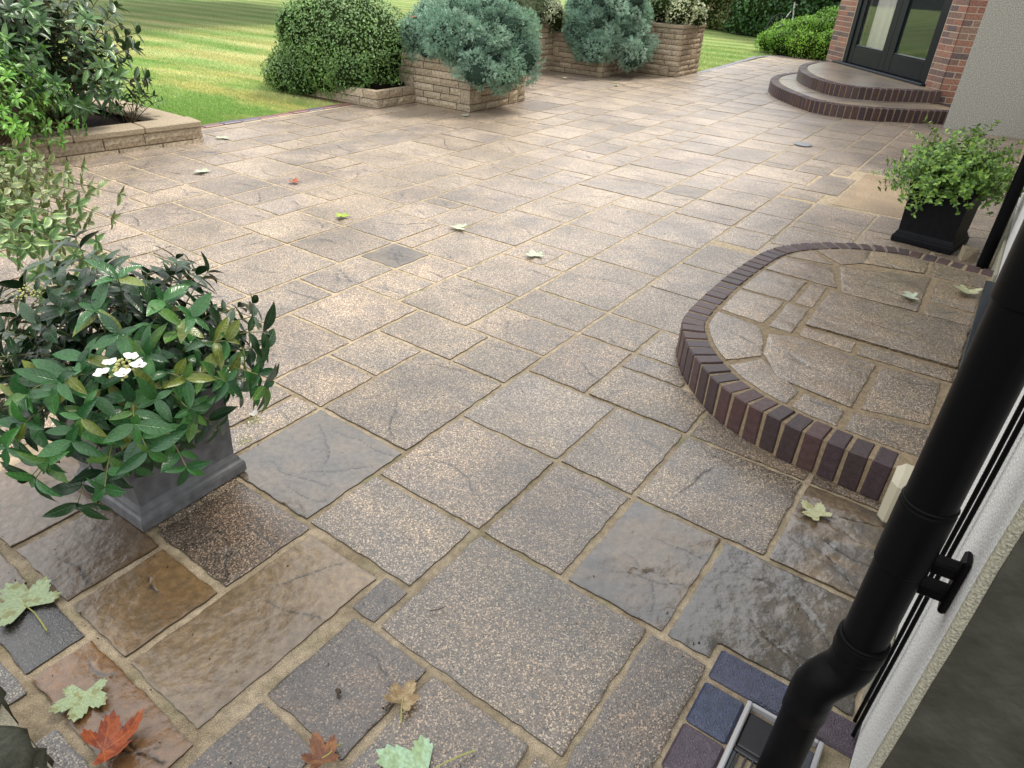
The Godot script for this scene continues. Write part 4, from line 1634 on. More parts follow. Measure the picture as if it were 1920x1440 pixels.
	for leaf in [[80.72, 73.18, 79.82, 74.22], [73.14, 66.0, 72.12, 66.7]]:
		door_box.call("stile", leaf[0], leaf[2], 2.22, 14.55, -0.09, -0.03, M.black_paint)
		door_box.call("stile", leaf[3], leaf[1], 2.22, 14.55, -0.09, -0.031, M.black_paint)
		door_box.call("bottom_rail", leaf[2] - 0.01, leaf[3] + 0.01, 2.22, 3.86, -0.09, -0.032, M.black_paint)
		door_box.call("top_rail", leaf[2] - 0.01, leaf[3] + 0.01, 13.6, 14.55, -0.09, -0.032, M.black_paint)
		door_box.call("glazing_bead", leaf[2] - 0.02, leaf[3] + 0.02, 3.87, 4.03, -0.07, -0.036, M.bead_paint, 0.009)
		door_box.call("glass_pane", leaf[2] - 0.02, leaf[3] + 0.02, 4.0, 13.6, -0.064, -0.058, M.glass_pane if M.has("glass_pane") else glass(), 0.0)
	# a room behind the glass
	var room := holder(t, "room")
	var inside := mat(0.05, 0.05, 0.045, 0.8)
	var rb := func(called: String, c: Vector3, s: Vector3, m: Material) -> void:
		var mb := MB.new()
		mb.box(c, s, 0.0)
		part(room, called, mb.mesh(), m, fr)
	var wid := 17.6 * U
	var cx: float = X.call(73.4) * U
	rb.call("floor", Vector3(cx, 0.28, -1.7), Vector3(wid, 0.04, 3.1), mat(0.12, 0.07, 0.04, 0.4))
	rb.call("ceiling", Vector3(cx, 2.36, -1.7), Vector3(wid, 0.04, 3.1), inside)
	rb.call("back_wall", Vector3(cx, 1.3, -3.3), Vector3(wid + 0.2, 2.3, 0.1), inside)
	rb.call("side_wall", Vector3(cx - wid * 0.5 - 0.05, 1.3, -1.7), Vector3(0.1, 2.3, 3.1), inside)
	rb.call("side_wall", Vector3(cx + wid * 0.5 + 0.05, 1.3, -1.7), Vector3(0.1, 2.3, 3.1), inside)
	rb.call("sideboard", Vector3(X.call(68.0) * U, 0.62, -2.4), Vector3(1.0, 0.62, 0.45), mat(0.05, 0.03, 0.02, 0.4))
	# a white curtain drawn to the left leaf's right half
	var cur := MB.new()
	var n := 56
	for k in n + 1:
		var u := float(k) / n
		var tt := lerpf(79.6, 74.1, u)
		var z := -0.2 + sin(u * 46.0) * 0.022 * (0.4 + u) + sin(u * 17.0) * 0.018
		for hh in [2.4, 15.0]:
			cur.vert(Vector3(X.call(tt) * U, hh * U, z), Vector2(u, hh))
	for k in n:
		cur.tri(k * 2, k * 2 + 1, k * 2 + 3)
		cur.tri(k * 2, k * 2 + 3, k * 2 + 2)
	var cm := mat(0.66, 0.64, 0.58, 0.9, 0.2)
	cm.cull_mode = BaseMaterial3D.CULL_DISABLED
	cm.backlight_enabled = true
	cm.backlight = Color(0.5, 0.5, 0.45)
	part(g, "curtain", cur.mesh(true), cm, fr)


func glass() -> StandardMaterial3D:
	var m := StandardMaterial3D.new()
	m.albedo_color = Color(0.35, 0.42, 0.42, 0.08)
	m.transparency = BaseMaterial3D.TRANSPARENCY_ALPHA
	m.roughness = 0.02
	m.metallic_specular = 0.6
	M.glass_pane = m
	return m


func slab_box(parent: Node, called: String, x0: float, x1: float, y0: float, y1: float, h0: float, h1: float, m: Material) -> void:
	var mb := MB.new()
	mb.box(Vector3.ZERO, Vector3((x1 - x0) * U, (h1 - h0) * U, (y1 - y0) * U), 0.003)
	part(parent, called, mb.mesh(), m, Transform3D(Basis(), P((x0 + x1) * 0.5, (y0 + y1) * 0.5, (h0 + h1) * 0.5)))


func brick_run(b: Node, fr: Transform3D, x0: float, x1: float, row: int, course: float, off: float, r: RandomNumberGenerator) -> void:
	var x := x0 - fposmod(off, 1.5)
	while x < x1 - 0.05:
		var a := maxf(x, x0)
		var e := minf(x + 1.5, x1)
		if e - a > 0.14:
			var l := snappedf((e - a) * U, 0.005) - 0.011
			part(b, "brick", box_mesh(Vector3(l, course * U - 0.011, 0.1), 0.003), M.bricks[r.randi() % M.bricks.size()], fr * Transform3D(Basis(), Vector3((a + e) * 0.5 * U, (row + 0.5) * course * U, -0.05 + r.randf_range(-0.0015, 0.0015))))
		x += 1.5


func mortar_box(b: Node, fr: Transform3D, x0: float, x1: float, h0: float, h1: float) -> void:
	var mb := MB.new()
	mb.box(Vector3((x0 + x1) * 0.5 * U, (h0 + h1) * 0.5 * U, -0.13), Vector3((x1 - x0) * U, (h1 - h0) * U, 0.25), 0.0)
	part(b, "mortar", mb.mesh(), M.brick_joint, fr)


# ---------------------------------------------------------------- stone planters round the lawn side
# a planter from x0..x1 and y0..y1 whose near (towards -y) and right (+x) faces show
func planter(label: String, x0: float, x1: float, y0: float, y1: float, h: float, coping: float, r: RandomNumberGenerator, near_from := -1e9, right := true) -> void:
	var t := thing("stone_planter", label, "planter", P((x0 + x1) * 0.5, (y0 + y1) * 0.5), 0.0, "stone planters edging the patio")
	var c := P((x0 + x1) * 0.5, (y0 + y1) * 0.5)
	var sx := (x1 - x0) * U
	var sz := (y1 - y0) * U
	var hh := (h - coping) * U
	var core := MB.new()
	core.box(Vector3(-0.012, hh * 0.5 - 0.02, -0.012), Vector3(sx - 0.024, hh + 0.0, sz - 0.024), 0.0)
	part(t, "mortar", core.mesh(), M.stone_joint)
	var nf := maxf(near_from, x0)
	stone_face(t, "stone", P(nf, y0) - c, Vector3(0, 0, 1), (x1 - nf) * U, hh, 0.078, 0.17, 0.32, 0.09, r, M.stones)
	if right:
		stone_face(t, "stone", P(x1, y0 + 0.62) - c, Vector3(1, 0, 0), (y1 - y0 - 0.62) * U, hh, 0.078, 0.17, 0.32, 0.09, r, M.stones)
	if coping > 0.0:
		var wd := 0.16
		var ov := 0.012
		var x := nf
		while x < x1 - 0.1:
			var e := minf(x + 2.3, x1)
			if x1 - e < 0.8:
				e = x1
			part(t, "coping_stone", box_mesh(Vector3((e - x) * U - 0.006 + (ov if e == x1 else 0.0), coping * U, wd), 0.008), M.coping, Transform3D(Basis(), P((x + e) * 0.5, y0, h - coping * 0.5) - c + Vector3(ov * 0.5 if e == x1 else 0.0, 0, -wd * 0.5 + ov)))
			x = e
		if right:
			var y := y0 + wd / U
			while y < y1 - 0.1:
				var e := minf(y + 2.3, y1)
				part(t, "coping_stone", box_mesh(Vector3(wd, coping * U, (e - y) * U - 0.006), 0.008), M.coping, Transform3D(Basis(), P(x1, (y + e) * 0.5, h - coping * 0.5) - c + Vector3(-wd * 0.5 + ov, 0, 0)))
				y = e
	var s := MB.new()
	s.box(Vector3(-0.05, hh - 0.03, -0.05), Vector3(sx - 0.25, 0.1, sz - 0.25), 0.0)
	part(t, "soil", s.mesh(), M.soil)


func build_planters() -> void:
	var r := RandomNumberGenerator.new()
	r.seed = 111
	planter("low stone planter at the foot of the clipped box bush", -52.0, -40.45, 40.05, 46.0, 1.27, 0.0, r)
	planter("stone planter overhung by the nearest blue juniper", -42.3, -34.8, 44.4, 52.0, 3.7, 0.0, r)
	planter("long stone planter set back in the middle under grey-green shrubs", -52.0, -44.0, 52.1, 72.0, 4.75, 0.35, r, -45.0)
	planter("stone planter in the inner corner under the spilling juniper", -44.1, -37.7, 70.4, 77.3, 3.85, 0.35, r)
	planter("tallest stone planter, with a pale variegated shrub on top", -43.0, -32.4, 77.65, 84.0, 5.1, 0.36, r, -39.0)


func build_left_bed() -> void:
	# front wall runs from a (left, out of the picture) to b (its corner)
	var t := thing("raised_bed", "low stone raised bed with pale coping stones at the left of the patio", "raised bed", Vector3.ZERO)
	var r := RandomNumberGenerator.new()
	r.seed = 121
	var a := Vector2(-42.55, 3.0)
	var b := Vector2(-39.75, 24.8)
	var d := (b - a).normalized()
	var out := Vector3(d.y, 0, d.x)
	var len_ := a.distance_to(b) * U
	stone_face(t, "stone", P(a.x, a.y, -0.42), out, len_, 1.3 * U, 0.0975, 0.32, 0.42, 0.1, r, M.stones, 0.0)
	var core := prism(PackedVector2Array([a + Vector2(-0.1, 0), b + Vector2(-0.1, -0.1), b + Vector2(-1.2, -0.1), a + Vector2(-1.2, 0)]), -0.3, 0.8)
	part(t, "mortar", core, M.stone_joint)
	var fr := frame(P(a.x, a.y, 0), out)
	var x := 0.0
	while x < len_ - 0.01:
		var l := minf(0.56, len_ - x)
		if len_ - x - l < 0.2:
			l = len_ - x
		part(t, "coping_stone", box_mesh(Vector3(l - 0.005, 0.055, 0.255), 0.01), M.coping, fr * Transform3D(Basis(), Vector3(x + l * 0.5, 1.06 * U, -0.115)))
		x += l
	# the wing along the lawn
	var wing := frame(P(b.x - 1.75, b.y + 0.05, 0), Vector3(-d.x * 0.0, 0, -1))
	for k in 4:
		part(t, "coping_stone", box_mesh(Vector3(0.555, 0.055, 0.255), 0.01), M.coping, wing * Transform3D(Basis(), Vector3(0.28 + k * 0.56, 1.06 * U, -0.13)))
	stone_face(t, "stone", P(b.x - 0.05, b.y, -0.28), Vector3(0, 0, -1), 2.4, 0.87 * U * 1.25, 0.085, 0.3, 0.4, 0.1, r, M.stones, 0.0)
	var soil := MB.new()
	var nz := noise(5, 0.5, 3)
	for iy in 23:
		for ix in 21:
			var px := -57.0 + ix * 0.8
			var py := 3.0 + iy * 0.95
			soil.vert(P(minf(px, -41.2 + (py - 24.8) * 0.13), py, 0.62 + nz.get_noise_2d(px, py) * 0.3), Vector2(px, py))
	for iy in 22:
		for ix in 20:
			var k := iy * 21 + ix
			soil.tri(k, k + 21, k + 22)
			soil.tri(k, k + 22, k + 1)
	part(t, "soil", soil.mesh(true), M.soil)
	# rubble wall end at the lower left corner
	var w := thing("rubble_wall", "mossy dark rubble stone wall in the lower left corner of the paving", "wall", P(-9.0, 1.0))
	var moss := tri_map(mat(0.06, 0.062, 0.04, 0.7, 0.4), 6.0)
	moss.albedo_texture = T.rock[0]
	moss.normal_enabled = true
	moss.normal_texture = T.rock[1]
	moss.normal_scale = 2.0
	box_part(w, "mortar", P(0.6, -0.75, 0.5), Vector3(1.05, 0.14, 0.36), M.bead, 0.03)
	for row in 2:
		for k in 7:
			part(w, "stone", rock_mesh(Vector3(0.165, 0.13 + row * 0.04, 0.19), 40 + k + row * 9), moss, Transform3D(Basis(Vector3.UP, r.randf_range(-0.25, 0.25)) * Basis(Vector3.FORWARD, r.randf_range(-0.1, 0.1)), P(2.7 - k * 1.3 - row * 0.5, -0.2 - row * 1.3, 0.75 + row * 0.25)))


# a rough stone: a rounded, dented cuboid
func rock_mesh(size: Vector3, sd: int) -> ArrayMesh:
	var nz := noise(sd, 9.0, 4)
	var mb := MB.new()
	var sp := SphereMesh.new()
	sp.radius = 1.0
	sp.height = 2.0
	sp.radial_segments = 22
	sp.rings = 14
	var arr := sp.get_mesh_arrays()
	for p: Vector3 in arr[Mesh.ARRAY_VERTEX]:
		var q := p / pow(pow(absf(p.x), 5.0) + pow(absf(p.y), 5.0) + pow(absf(p.z), 5.0), 0.2)
		q = q * (1.0 + nz.get_noise_3d(p.x * 0.3, p.y * 0.3, p.z * 0.3) * 0.5)
		mb.vert(q * size * 0.5)
	for ii in arr[Mesh.ARRAY_INDEX]:
		mb.i.append(ii)
	return mb.mesh(true)


# ---------------------------------------------------------------- pots
func square_pot(t: Node3D, m: Material, half: float, height: float) -> void:
	var mb := MB.new()
	var b := half
	mb.lathe(PackedVector2Array([Vector2(b * 0.9, 0.0), Vector2(b * 0.985, 0.0), Vector2(b, 0.006), Vector2(b, 0.034), Vector2(b * 0.985, 0.044), Vector2(b * 0.95, 0.05), Vector2(b * 0.94, 0.056), Vector2(b * 0.935, 0.062), Vector2(b * 0.915, 0.068), Vector2(b * 0.885, 0.078)]), Vector3.ZERO, 4, true)
	part(t, "base_moulding", mb.mesh(), m)
	var body := MB.new()
	body.lathe(PackedVector2Array([Vector2(b * 0.885, 0.078), Vector2(b * 0.93, height - 0.06), Vector2(b * 0.95, height - 0.052)]), Vector3.ZERO, 4, true)
	part(t, "body", body.mesh(), m)
	var rim := MB.new()
	rim.lathe(PackedVector2Array([Vector2(b * 0.95, height - 0.052), Vector2(b * 0.985, height - 0.046), Vector2(b * 1.0, height - 0.03), Vector2(b * 1.0, height - 0.01), Vector2(b * 0.985, height), Vector2(b * 0.86, height), Vector2(b * 0.85, height - 0.06)]), Vector3.ZERO, 4, true)
	part(t, "rim", rim.mesh(), m)
	var soil := MB.new()
	soil.box(Vector3(0, height - 0.07, 0), Vector3(b * 1.75, 0.04, b * 1.75), 0.0)
	part(t, "soil", soil.mesh(), M.soil)


func build_pots() -> void:
	var p1 := thing("square_planter_pot", "grey lead-look square planter holding the glossy hydrangea", "planter", P(-12.55, 5.97, 0.02), 0.04)
	square_pot(p1, M.pot, 0.186, 0.362)
	var p2 := thing("square_planter_pot", "black square planter holding the small-leaved shrub by the house wall", "planter", P(-1.35, 36.25, 0.02), -0.16)
	square_pot(p2, M.pot_black, 0.19, 0.4)
	var p3 := thing("tall_black_pot", "tall dark pot standing between the back planter and the spilling juniper", "pot", P(-43.1, 73.2, 3.6))
	var mb := MB.new()
	mb.lathe(PackedVector2Array([Vector2(0.0, 0.0), Vector2(0.13, 0.0), Vector2(0.15, 0.45), Vector2(0.17, 0.48), Vector2(0.17, 0.52), Vector2(0.14, 0.52), Vector2(0.13, 0.46), Vector2(0, 0.46)]), Vector3.ZERO, 20)
	part(p3, "body", mb.mesh(), mat(0.01, 0.012, 0.02, 0.4))
	var p4 := thing("round_pot", "dark pot half out of the picture under the variegated shrub", "pot", P(-28.3, 6.4))
	var m4 := MB.new()
	m4.lathe(PackedVector2Array([Vector2(0.0, 0.0), Vector2(0.15, 0.0), Vector2(0.21, 0.3), Vector2(0.235, 0.31), Vector2(0.235, 0.35), Vector2(0.2, 0.35), Vector2(0.19, 0.3), Vector2(0, 0.3)]), Vector3.ZERO, 24)
	part(p4, "body", m4.mesh(), mat(0.03, 0.022, 0.016, 0.6))


# ---------------------------------------------------------------- plants
func build_shrubs() -> void:
	var r := RandomNumberGenerator.new()
	r.seed = 131
	var hl := [leaf_mesh(0.4, 0.25, 0.22, 7, 0.012), leaf_mesh(0.37, 0.4, 0.34, 7, 0.016), leaf_mesh(0.43, 0.15, 0.12, 7, 0.01), leaf_mesh(0.34, 0.55, 0.45, 7, 0.01)]
	# hydrangea in the grey planter
	var base := P(-12.5, 6.0, 2.3)
	var h := thing("hydrangea", "dark glossy hydrangea with one white flower head in the grey planter", "shrub", base)
	var tips := tips_on(P(-12.35, 5.85, 3.0) - base, Vector3(2.8, 1.95, 2.8) * U, 74, r, -0.4)
	for p in [[-12.02, 7.11, 4.85], [-13.51, 6.07, 5.3], [-11.94, 5.95, 4.95], [-11.89, 7.42, 3.85], [-11.46, 7.7, 3.1], [-11.2, 7.35, 2.2], [-10.87, 4.06, 1.55], [-12.52, 4.5, 4.0], [-11.72, 3.81, 3.6], [-11.02, 3.68, 2.7], [-10.6, 4.72, 2.1], [-10.47, 5.59, 2.5], [-10.54, 6.76, 3.0], [-12.3, 5.05, 4.6], [-10.3, 5.3, 3.4], [-10.3, 4.1, 2.2], [-12.9, 6.2, 4.9], [-12.0, 6.9, 4.7], [-13.2, 5.4, 5.1], [-12.6, 5.2, 5.0], [-11.5, 6.4, 4.3], [-11.3, 4.6, 1.5], [-10.9, 5.2, 1.8], [-12.0, 3.6, 1.9], [-11.1, 5.9, 1.7], [-10.8, 6.5, 1.9], [-11.6, 4.0, 1.2], [-13.0, 3.4, 2.4], [-12.9, 4.1, 4.2], [-13.6, 5.0, 4.6], [-11.4, 3.3, 3.0]]:
		tips.append(P(p[0], p[1], p[2]) - base)
	var lv := shoots(h, Vector3.ZERO, tips, r, 5, Vector2(0.052, 0.098), 4, 0.0032, M.green_stem, 0.4)
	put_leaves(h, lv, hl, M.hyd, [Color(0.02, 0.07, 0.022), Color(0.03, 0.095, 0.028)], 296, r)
	flower(h, P(-10.42, 4.97, 4.1) - base, 0.05, 5, true, r)
	flower(h, P(-12.94, 4.8, 4.75) - base, 0.032, 0, false, r)
	flower(h, P(-10.6, 7.15, 1.75) - base, 0.034, 1, false, r)
	flower(h, P(-10.45, 6.85, 1.5) - base, 0.024, 0, false, r)
	# variegated shrub at the far left
	var vb := P(-28.3, 6.4, 2.2)
	var v := thing("variegated_shrub", "cream-edged variegated shrub reaching over the paving at the left edge", "shrub", vb)
	var vt := []
	for p in [[-23.8, 10.85, 3.3], [-19.0, 8.0, 3.0], [-18.6, 6.9, 2.9], [-25.4, 9.45, 3.55], [-20.9, 7.2, 3.0], [-21.4, 8.6, 3.1], [-22.6, 9.6, 3.4], [-24.6, 9.9, 4.1], [-26.0, 9.2, 4.6], [-27.0, 9.0, 3.2], [-23.0, 7.6, 3.6], [-24.0, 8.6, 2.6], [-22.2, 8.9, 2.2], [-20.2, 7.9, 2.3], [-25.0, 8.0, 4.4], [-26.4, 10.2, 3.0], [-24.2, 10.5, 2.7], [-21.8, 7.6, 3.9]]:
		vt.append(P(p[0], p[1], p[2]) - vb)
		for k in 3:
			vt.append(P(p[0] + r.randf_range(-1.5, 1.2), p[1] + r.randf_range(-1.0, 1.0), p[2] + r.randf_range(-0.7, 0.6)) - vb)
	var vl := [leaf_mesh(0.42, 0.3, 0.15, 5, 0.02), leaf_mesh(0.36, 0.5, 0.3, 5, 0.03)]
	var vlv := shoots(v, Vector3.ZERO, vt, r, 5, Vector2(0.045, 0.075), 6, 0.003, M.stem, 0.62, 0.8)
	put_leaves(v, vlv, vl, M.vari, [Color(0.2, 0.27, 0.1), Color(0.3, 0.34, 0.16)], 260, r)
	# rhododendron in the raised bed
	var rb := P(-45.0, 19.0, 0.8)
	var rh := thing("rhododendron", "tall dark evergreen bush filling the raised bed in the upper left corner", "bush", rb)
	var rl := [leaf_mesh(0.38, 0.3, 0.2, 5), leaf_mesh(0.3, 0.5, 0.35, 5)]
	var rt := tips_on(Vector3(0.05, 0.55, 0.0), Vector3(0.7, 0.72, 0.86), 110, r, -0.45, 0.5)
	rt.append_array(tips_on(Vector3(-0.4, 0.8, 0.4), Vector3(0.8, 0.6, 0.8), 60, r, -0.4, 0.5))
	var rlv := shoots(rh, Vector3(-0.1, 0, 0), rt, r, 6, Vector2(0.09, 0.15), 8, 0.006, M.stem, 0.45, 3.0)
	put_leaves(rh, rlv, rl, M.rho, [Color(0.05, 0.11, 0.035), Color(0.07, 0.15, 0.045), Color(0.1, 0.19, 0.07)], 240, r)
	# small leggy shrub at the bed's corner
	var sb := P(-42.9, 22.2, 0.8)
	var sm := thing("leggy_shrub", "small sparse shrub with bare stems at the raised bed's corner", "shrub", sb)
	var stips := []
	for k in 16:
		stips.append(Vector3(r.randf_range(-0.25, 0.2), r.randf_range(0.15, 0.42), r.randf_range(-0.3, 0.22)))
	put_leaves(sm, shoots(sm, Vector3.ZERO, stips, r, 3, Vector2(0.05, 0.08), 5, 0.004, M.stem, 0.6, 1.0), rl, M.rho, [Color(0.06, 0.12, 0.05)], 120, r)
	# bright green shrub
	var cb := P(-41.6, 14.3, 0.7)
	var ch := thing("choisya", "bright lime-green shrub at the left edge in front of the dark bush", "shrub", cb)
	var cl := [leaf_mesh(0.4, 0.35, 0.25, 5), leaf_mesh(0.34, 0.5, 0.4, 5)]
	var ct := tips_on(Vector3(0.1, 0.32, -0.1), Vector3(0.46, 0.52, 0.56), 120, r, -0.6, 0.55)
	put_leaves(ch, shoots(ch, Vector3.ZERO, ct, r, 4, Vector2(0.045, 0.075), 7, 0.004, M.stem, 0.55, 2.0), cl, M.cho, [Color(0.14, 0.35, 0.04), Color(0.2, 0.43, 0.05)], 200, r)
	# light green shrub in the black planter
	var pb := P(-1.35, 36.25, 2.55)
	var ps := thing("small_leaved_shrub", "light green small-leaved shrub spilling from the black planter", "shrub", pb)
	var pt := tips_on(Vector3(0.0, 0.05, 0.0), Vector3(0.45, 0.32, 0.45), 380, r, -0.5, 0.4)
	for q in [[-2.2, 34.7, 1.45], [-2.5, 34.6, 1.7], [-3.9, 36.0, 2.6], [-3.2, 37.0, 4.9], [-0.6, 37.6, 5.1]]:
		pt.append(P(q[0], q[1], q[2]) - pb)
	var sl := leaf_mesh(0.55, 0.25, 0.15, 3)
	var plv := shoots(ps, Vector3.ZERO, pt, r, 9, Vector2(0.02, 0.036), 5, 0.0018, M.green_stem, 0.35, 1.6)
	var pc := []
	for k in plv.size():
		pc.append([Color(0.16, 0.31, 0.045), Color(0.09, 0.2, 0.03), Color(0.26, 0.42, 0.07), Color(0.065, 0.14, 0.025), Color(0.2, 0.36, 0.055)][r.randi() % 5])
	multi(ps, "foliage", sl, M.small_leaf, plv, pc)
	build_bushes(r)


func flower(h: Node3D, at: Vector3, size: float, petals: int, open: bool, r: RandomNumberGenerator) -> void:
	var f := holder(h, "flower_head")
	f.position = at
	var pm := leaf_mesh(0.9, 0.15, -0.12, 4, 0.0, 0.75)
	if open:
		for k in petals:
			var a := TAU * k / petals + 0.4
			var c := Vector3(cos(a), 0.1, sin(a)) * size * (0.78 + 0.15 * (k % 2))
			for j in 4:
				var b := TAU * j / 4 + a
				part(f, "petal", pm, M.white_petal, leaf_xf(c + Vector3(0, 0.004 * j * 0.4, 0), Vector3(cos(b), 0.2, sin(b)), Vector3(0.25, 1, 0.2), size * 0.43))
	elif petals > 0:
		for j in 3:
			part(f, "petal", pm, M.white_petal, leaf_xf(Vector3(0.01, 0.025, -0.01), Vector3(cos(j * 2.0), 0.5, sin(j * 2.0)), Vector3.UP, size * 0.6))
	var buds := MB.new()
	for k in 46:
		var d := Vector3(r.randfn(), r.randfn() * 0.4 + 0.25, r.randfn()).normalized() * size * r.randf_range(0.25, 0.75 if open else 1.0)
		buds.box(d, Vector3.ONE * size * 0.12, size * 0.03, Basis(Vector3.UP, r.randf() * 3.0))
	part(f, "buds", buds.mesh(), M.bud)


func spray_mesh(r: RandomNumberGenerator) -> ArrayMesh:
	# a plume of scale-leaved juniper twigs
	var mb := MB.new()
	for k in 9:
		var t := 0.1 + 0.09 * k
		var a := k * 2.4
		var o := Vector3(0, 0, -t)
		var d := (Vector3(cos(a), sin(a), -0.9)).normalized() * r.randf_range(0.28, 0.42) * (1.1 - t * 0.5)
		var s := d.cross(Vector3(sin(a), -cos(a), 0.3)).normalized() * 0.045
		var b := mb.v.size()
		mb.vert(o - s)
		mb.vert(o + s)
		mb.vert(o + d * 0.7 + s * 0.9)
		mb.vert(o + d)
		mb.vert(o + d * 0.7 - s * 0.9)
		mb.tri(b, b + 2, b + 1)
		mb.tri(b, b + 4, b + 2)
		mb.tri(b + 4, b + 3, b + 2)
	return mb.mesh(true)


func lumps_in(c: Vector3, rad: Vector3, n: int, size: float, r: RandomNumberGenerator, lo := -0.7) -> Array:
	var out := [[c, rad * 0.74]]
	for k in n:
		var y := lerpf(lo, 0.95, (k + 0.5) / n)
		var a := k * 2.39996 + r.randf_range(-0.4, 0.4)
		var h := sqrt(maxf(0.0, 1.0 - y * y))
		var s := size * r.randf_range(0.55, 1.45)
		out.append([c + Vector3(cos(a) * h, y, sin(a) * h) * rad * r.randf_range(0.62, 0.84), Vector3(s * r.randf_range(0.8, 1.4), s * r.randf_range(0.7, 1.1), s * r.randf_range(0.8, 1.4))])
	return out


func build_bushes(r: RandomNumberGenerator) -> void:
	var small := leaf_mesh(0.58, 0.2, 0.1, 2)
	var spray := spray_mesh(r)
	var O := Vector3.ZERO
	# clipped box bush
	var c := P(-47.4, 43.6, 0.0)
	var box := thing("box_bush", "large rounded clipped box bush at the lawn's edge", "bush", c)
	var bl := lumps_in(Vector3(0.02, 0.52, 0), Vector3(1.02, 0.66, 0.75), 22, 0.17, r)
	bl.append([Vector3(0.02, 0.52, 0), Vector3(0.98, 0.66, 0.74)])
	for q in [[-3.4, -3.2, 0.9], [-1.2, -3.4, 1.5], [-5.4, -2.4, 1.0], [-6.6, -0.6, 1.4], [1.2, -3.0, 2.0], [3.4, -2.6, 2.2]]:
		bl.append([P(q[0], q[1], q[2]), Vector3(0.3, 0.27, 0.26)])
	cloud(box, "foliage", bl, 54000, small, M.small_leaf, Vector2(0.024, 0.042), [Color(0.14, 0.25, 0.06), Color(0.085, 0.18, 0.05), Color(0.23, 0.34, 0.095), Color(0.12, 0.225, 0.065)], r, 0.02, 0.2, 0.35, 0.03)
	# blue juniper, nearest
	var jc := [Color(0.23, 0.37, 0.275), Color(0.155, 0.285, 0.205), Color(0.33, 0.475, 0.365), Color(0.185, 0.32, 0.21)]
	c = P(-37.6, 47.6, 3.5)
	var j1 := thing("juniper", "blue-green juniper billowing over the nearest stone planter", "shrub", c)
	var jl := lumps_in(P(0.1, -0.2, 1.5), Vector3(0.8, 0.48, 0.7), 70, 0.13, r, -0.6)
	jl.append([P(4.6, -1.4, -0.5), Vector3(0.17, 0.17, 0.17)])
	jl.append([P(3.6, -3.2, -0.3), Vector3(0.22, 0.2, 0.2)])
	jl.append([P(4.9, 0.6, 0.4), Vector3(0.2, 0.22, 0.2)])
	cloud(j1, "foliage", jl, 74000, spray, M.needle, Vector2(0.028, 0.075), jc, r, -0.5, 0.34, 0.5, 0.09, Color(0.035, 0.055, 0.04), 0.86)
	# juniper in the inner corner, hanging down the front
	c = P(-39.5, 73.6, 3.6)
	var j2 := thing("juniper", "blue juniper spilling down the front of the inner corner planter", "shrub", c)
	var j2l := lumps_in(P(0.2, 0.0, 1.6), Vector3(0.7, 0.58, 0.58), 54, 0.13, r, -0.5)
	for q in [[-0.6, -3.2, 0.1], [0.8, -3.4, -0.9], [0.2, -3.3, -0.4], [2.2, -2.4, -0.4], [3.0, -0.5, 0.1], [3.4, 1.0, -0.6], [-1.6, -3.0, 0.6], [4.2, -1.2, -1.4]]:
		j2l.append([P(q[0], q[1], q[2]), Vector3(0.2, 0.19, 0.2) * r.randf_range(0.8, 1.2)])
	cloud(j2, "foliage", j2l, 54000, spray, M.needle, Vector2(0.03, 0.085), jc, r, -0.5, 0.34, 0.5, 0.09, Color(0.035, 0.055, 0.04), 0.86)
	# grey-green shrubs on the long planter
	c = P(-45.6, 62.0, 4.7)
	var j3 := thing("grey_shrub", "dull grey-green spreading shrub along the set-back planter", "shrub", c)
	var j3l := []
	for k in 9:
		j3l.append([P(r.randf_range(-1.0, 1.4), -8.0 + k * 2.0, 1.1 + r.randf_range(-0.3, 0.6)), Vector3(0.3, 0.24, 0.3) * r.randf_range(0.9, 1.3)])
	cloud(j3, "foliage", j3l, 24000, spray, M.needle, Vector2(0.04, 0.07), [Color(0.19, 0.25, 0.14), Color(0.14, 0.20, 0.11), Color(0.24, 0.28, 0.16)], r, -0.12, 0.25, 0.7, 0.05)
	c = P(-43.9, 69.0, 4.7)
	var j4 := thing("silver_shrub", "small pale silver-leaved plant at the corner of the set-back planter", "shrub", c)
	cloud(j4, "foliage", [[P(0, 0, 1.0), Vector3(0.24, 0.2, 0.26)], [P(0.5, 0.8, 0.2), Vector3(0.1, 0.16, 0.12)]], 2600, small, M.small_leaf, Vector2(0.03, 0.05), [Color(0.38, 0.42, 0.28), Color(0.25, 0.31, 0.18)], r, -0.3, 0.3, 0.5, 0.05)
	# variegated shrub on the tall planter
	c = P(-35.3, 80.8, 5.0)
	var v := thing("variegated_shrub", "pale cream variegated shrub on top of the tallest stone planter", "shrub", c)
	cloud(v, "foliage", lumps_in(P(0.4, 0, 1.0), Vector3(0.60, 0.3, 0.5), 10, 0.18, r, -0.3), 9000, small, M.small_leaf, Vector2(0.03, 0.055), [Color(0.50, 0.54, 0.33), Color(0.33, 0.41, 0.22), Color(0.60, 0.62, 0.43), Color(0.22, 0.30, 0.14)], r, 0.0, 0.3, 0.5, 0.04)
	# bright low hedge by the house
	c = P(-27.5, 120.0, 0.0)
	var k1 := thing("low_hedge", "bright green mounded hedge beside the bay of the house", "hedge", c)
	var kl := []
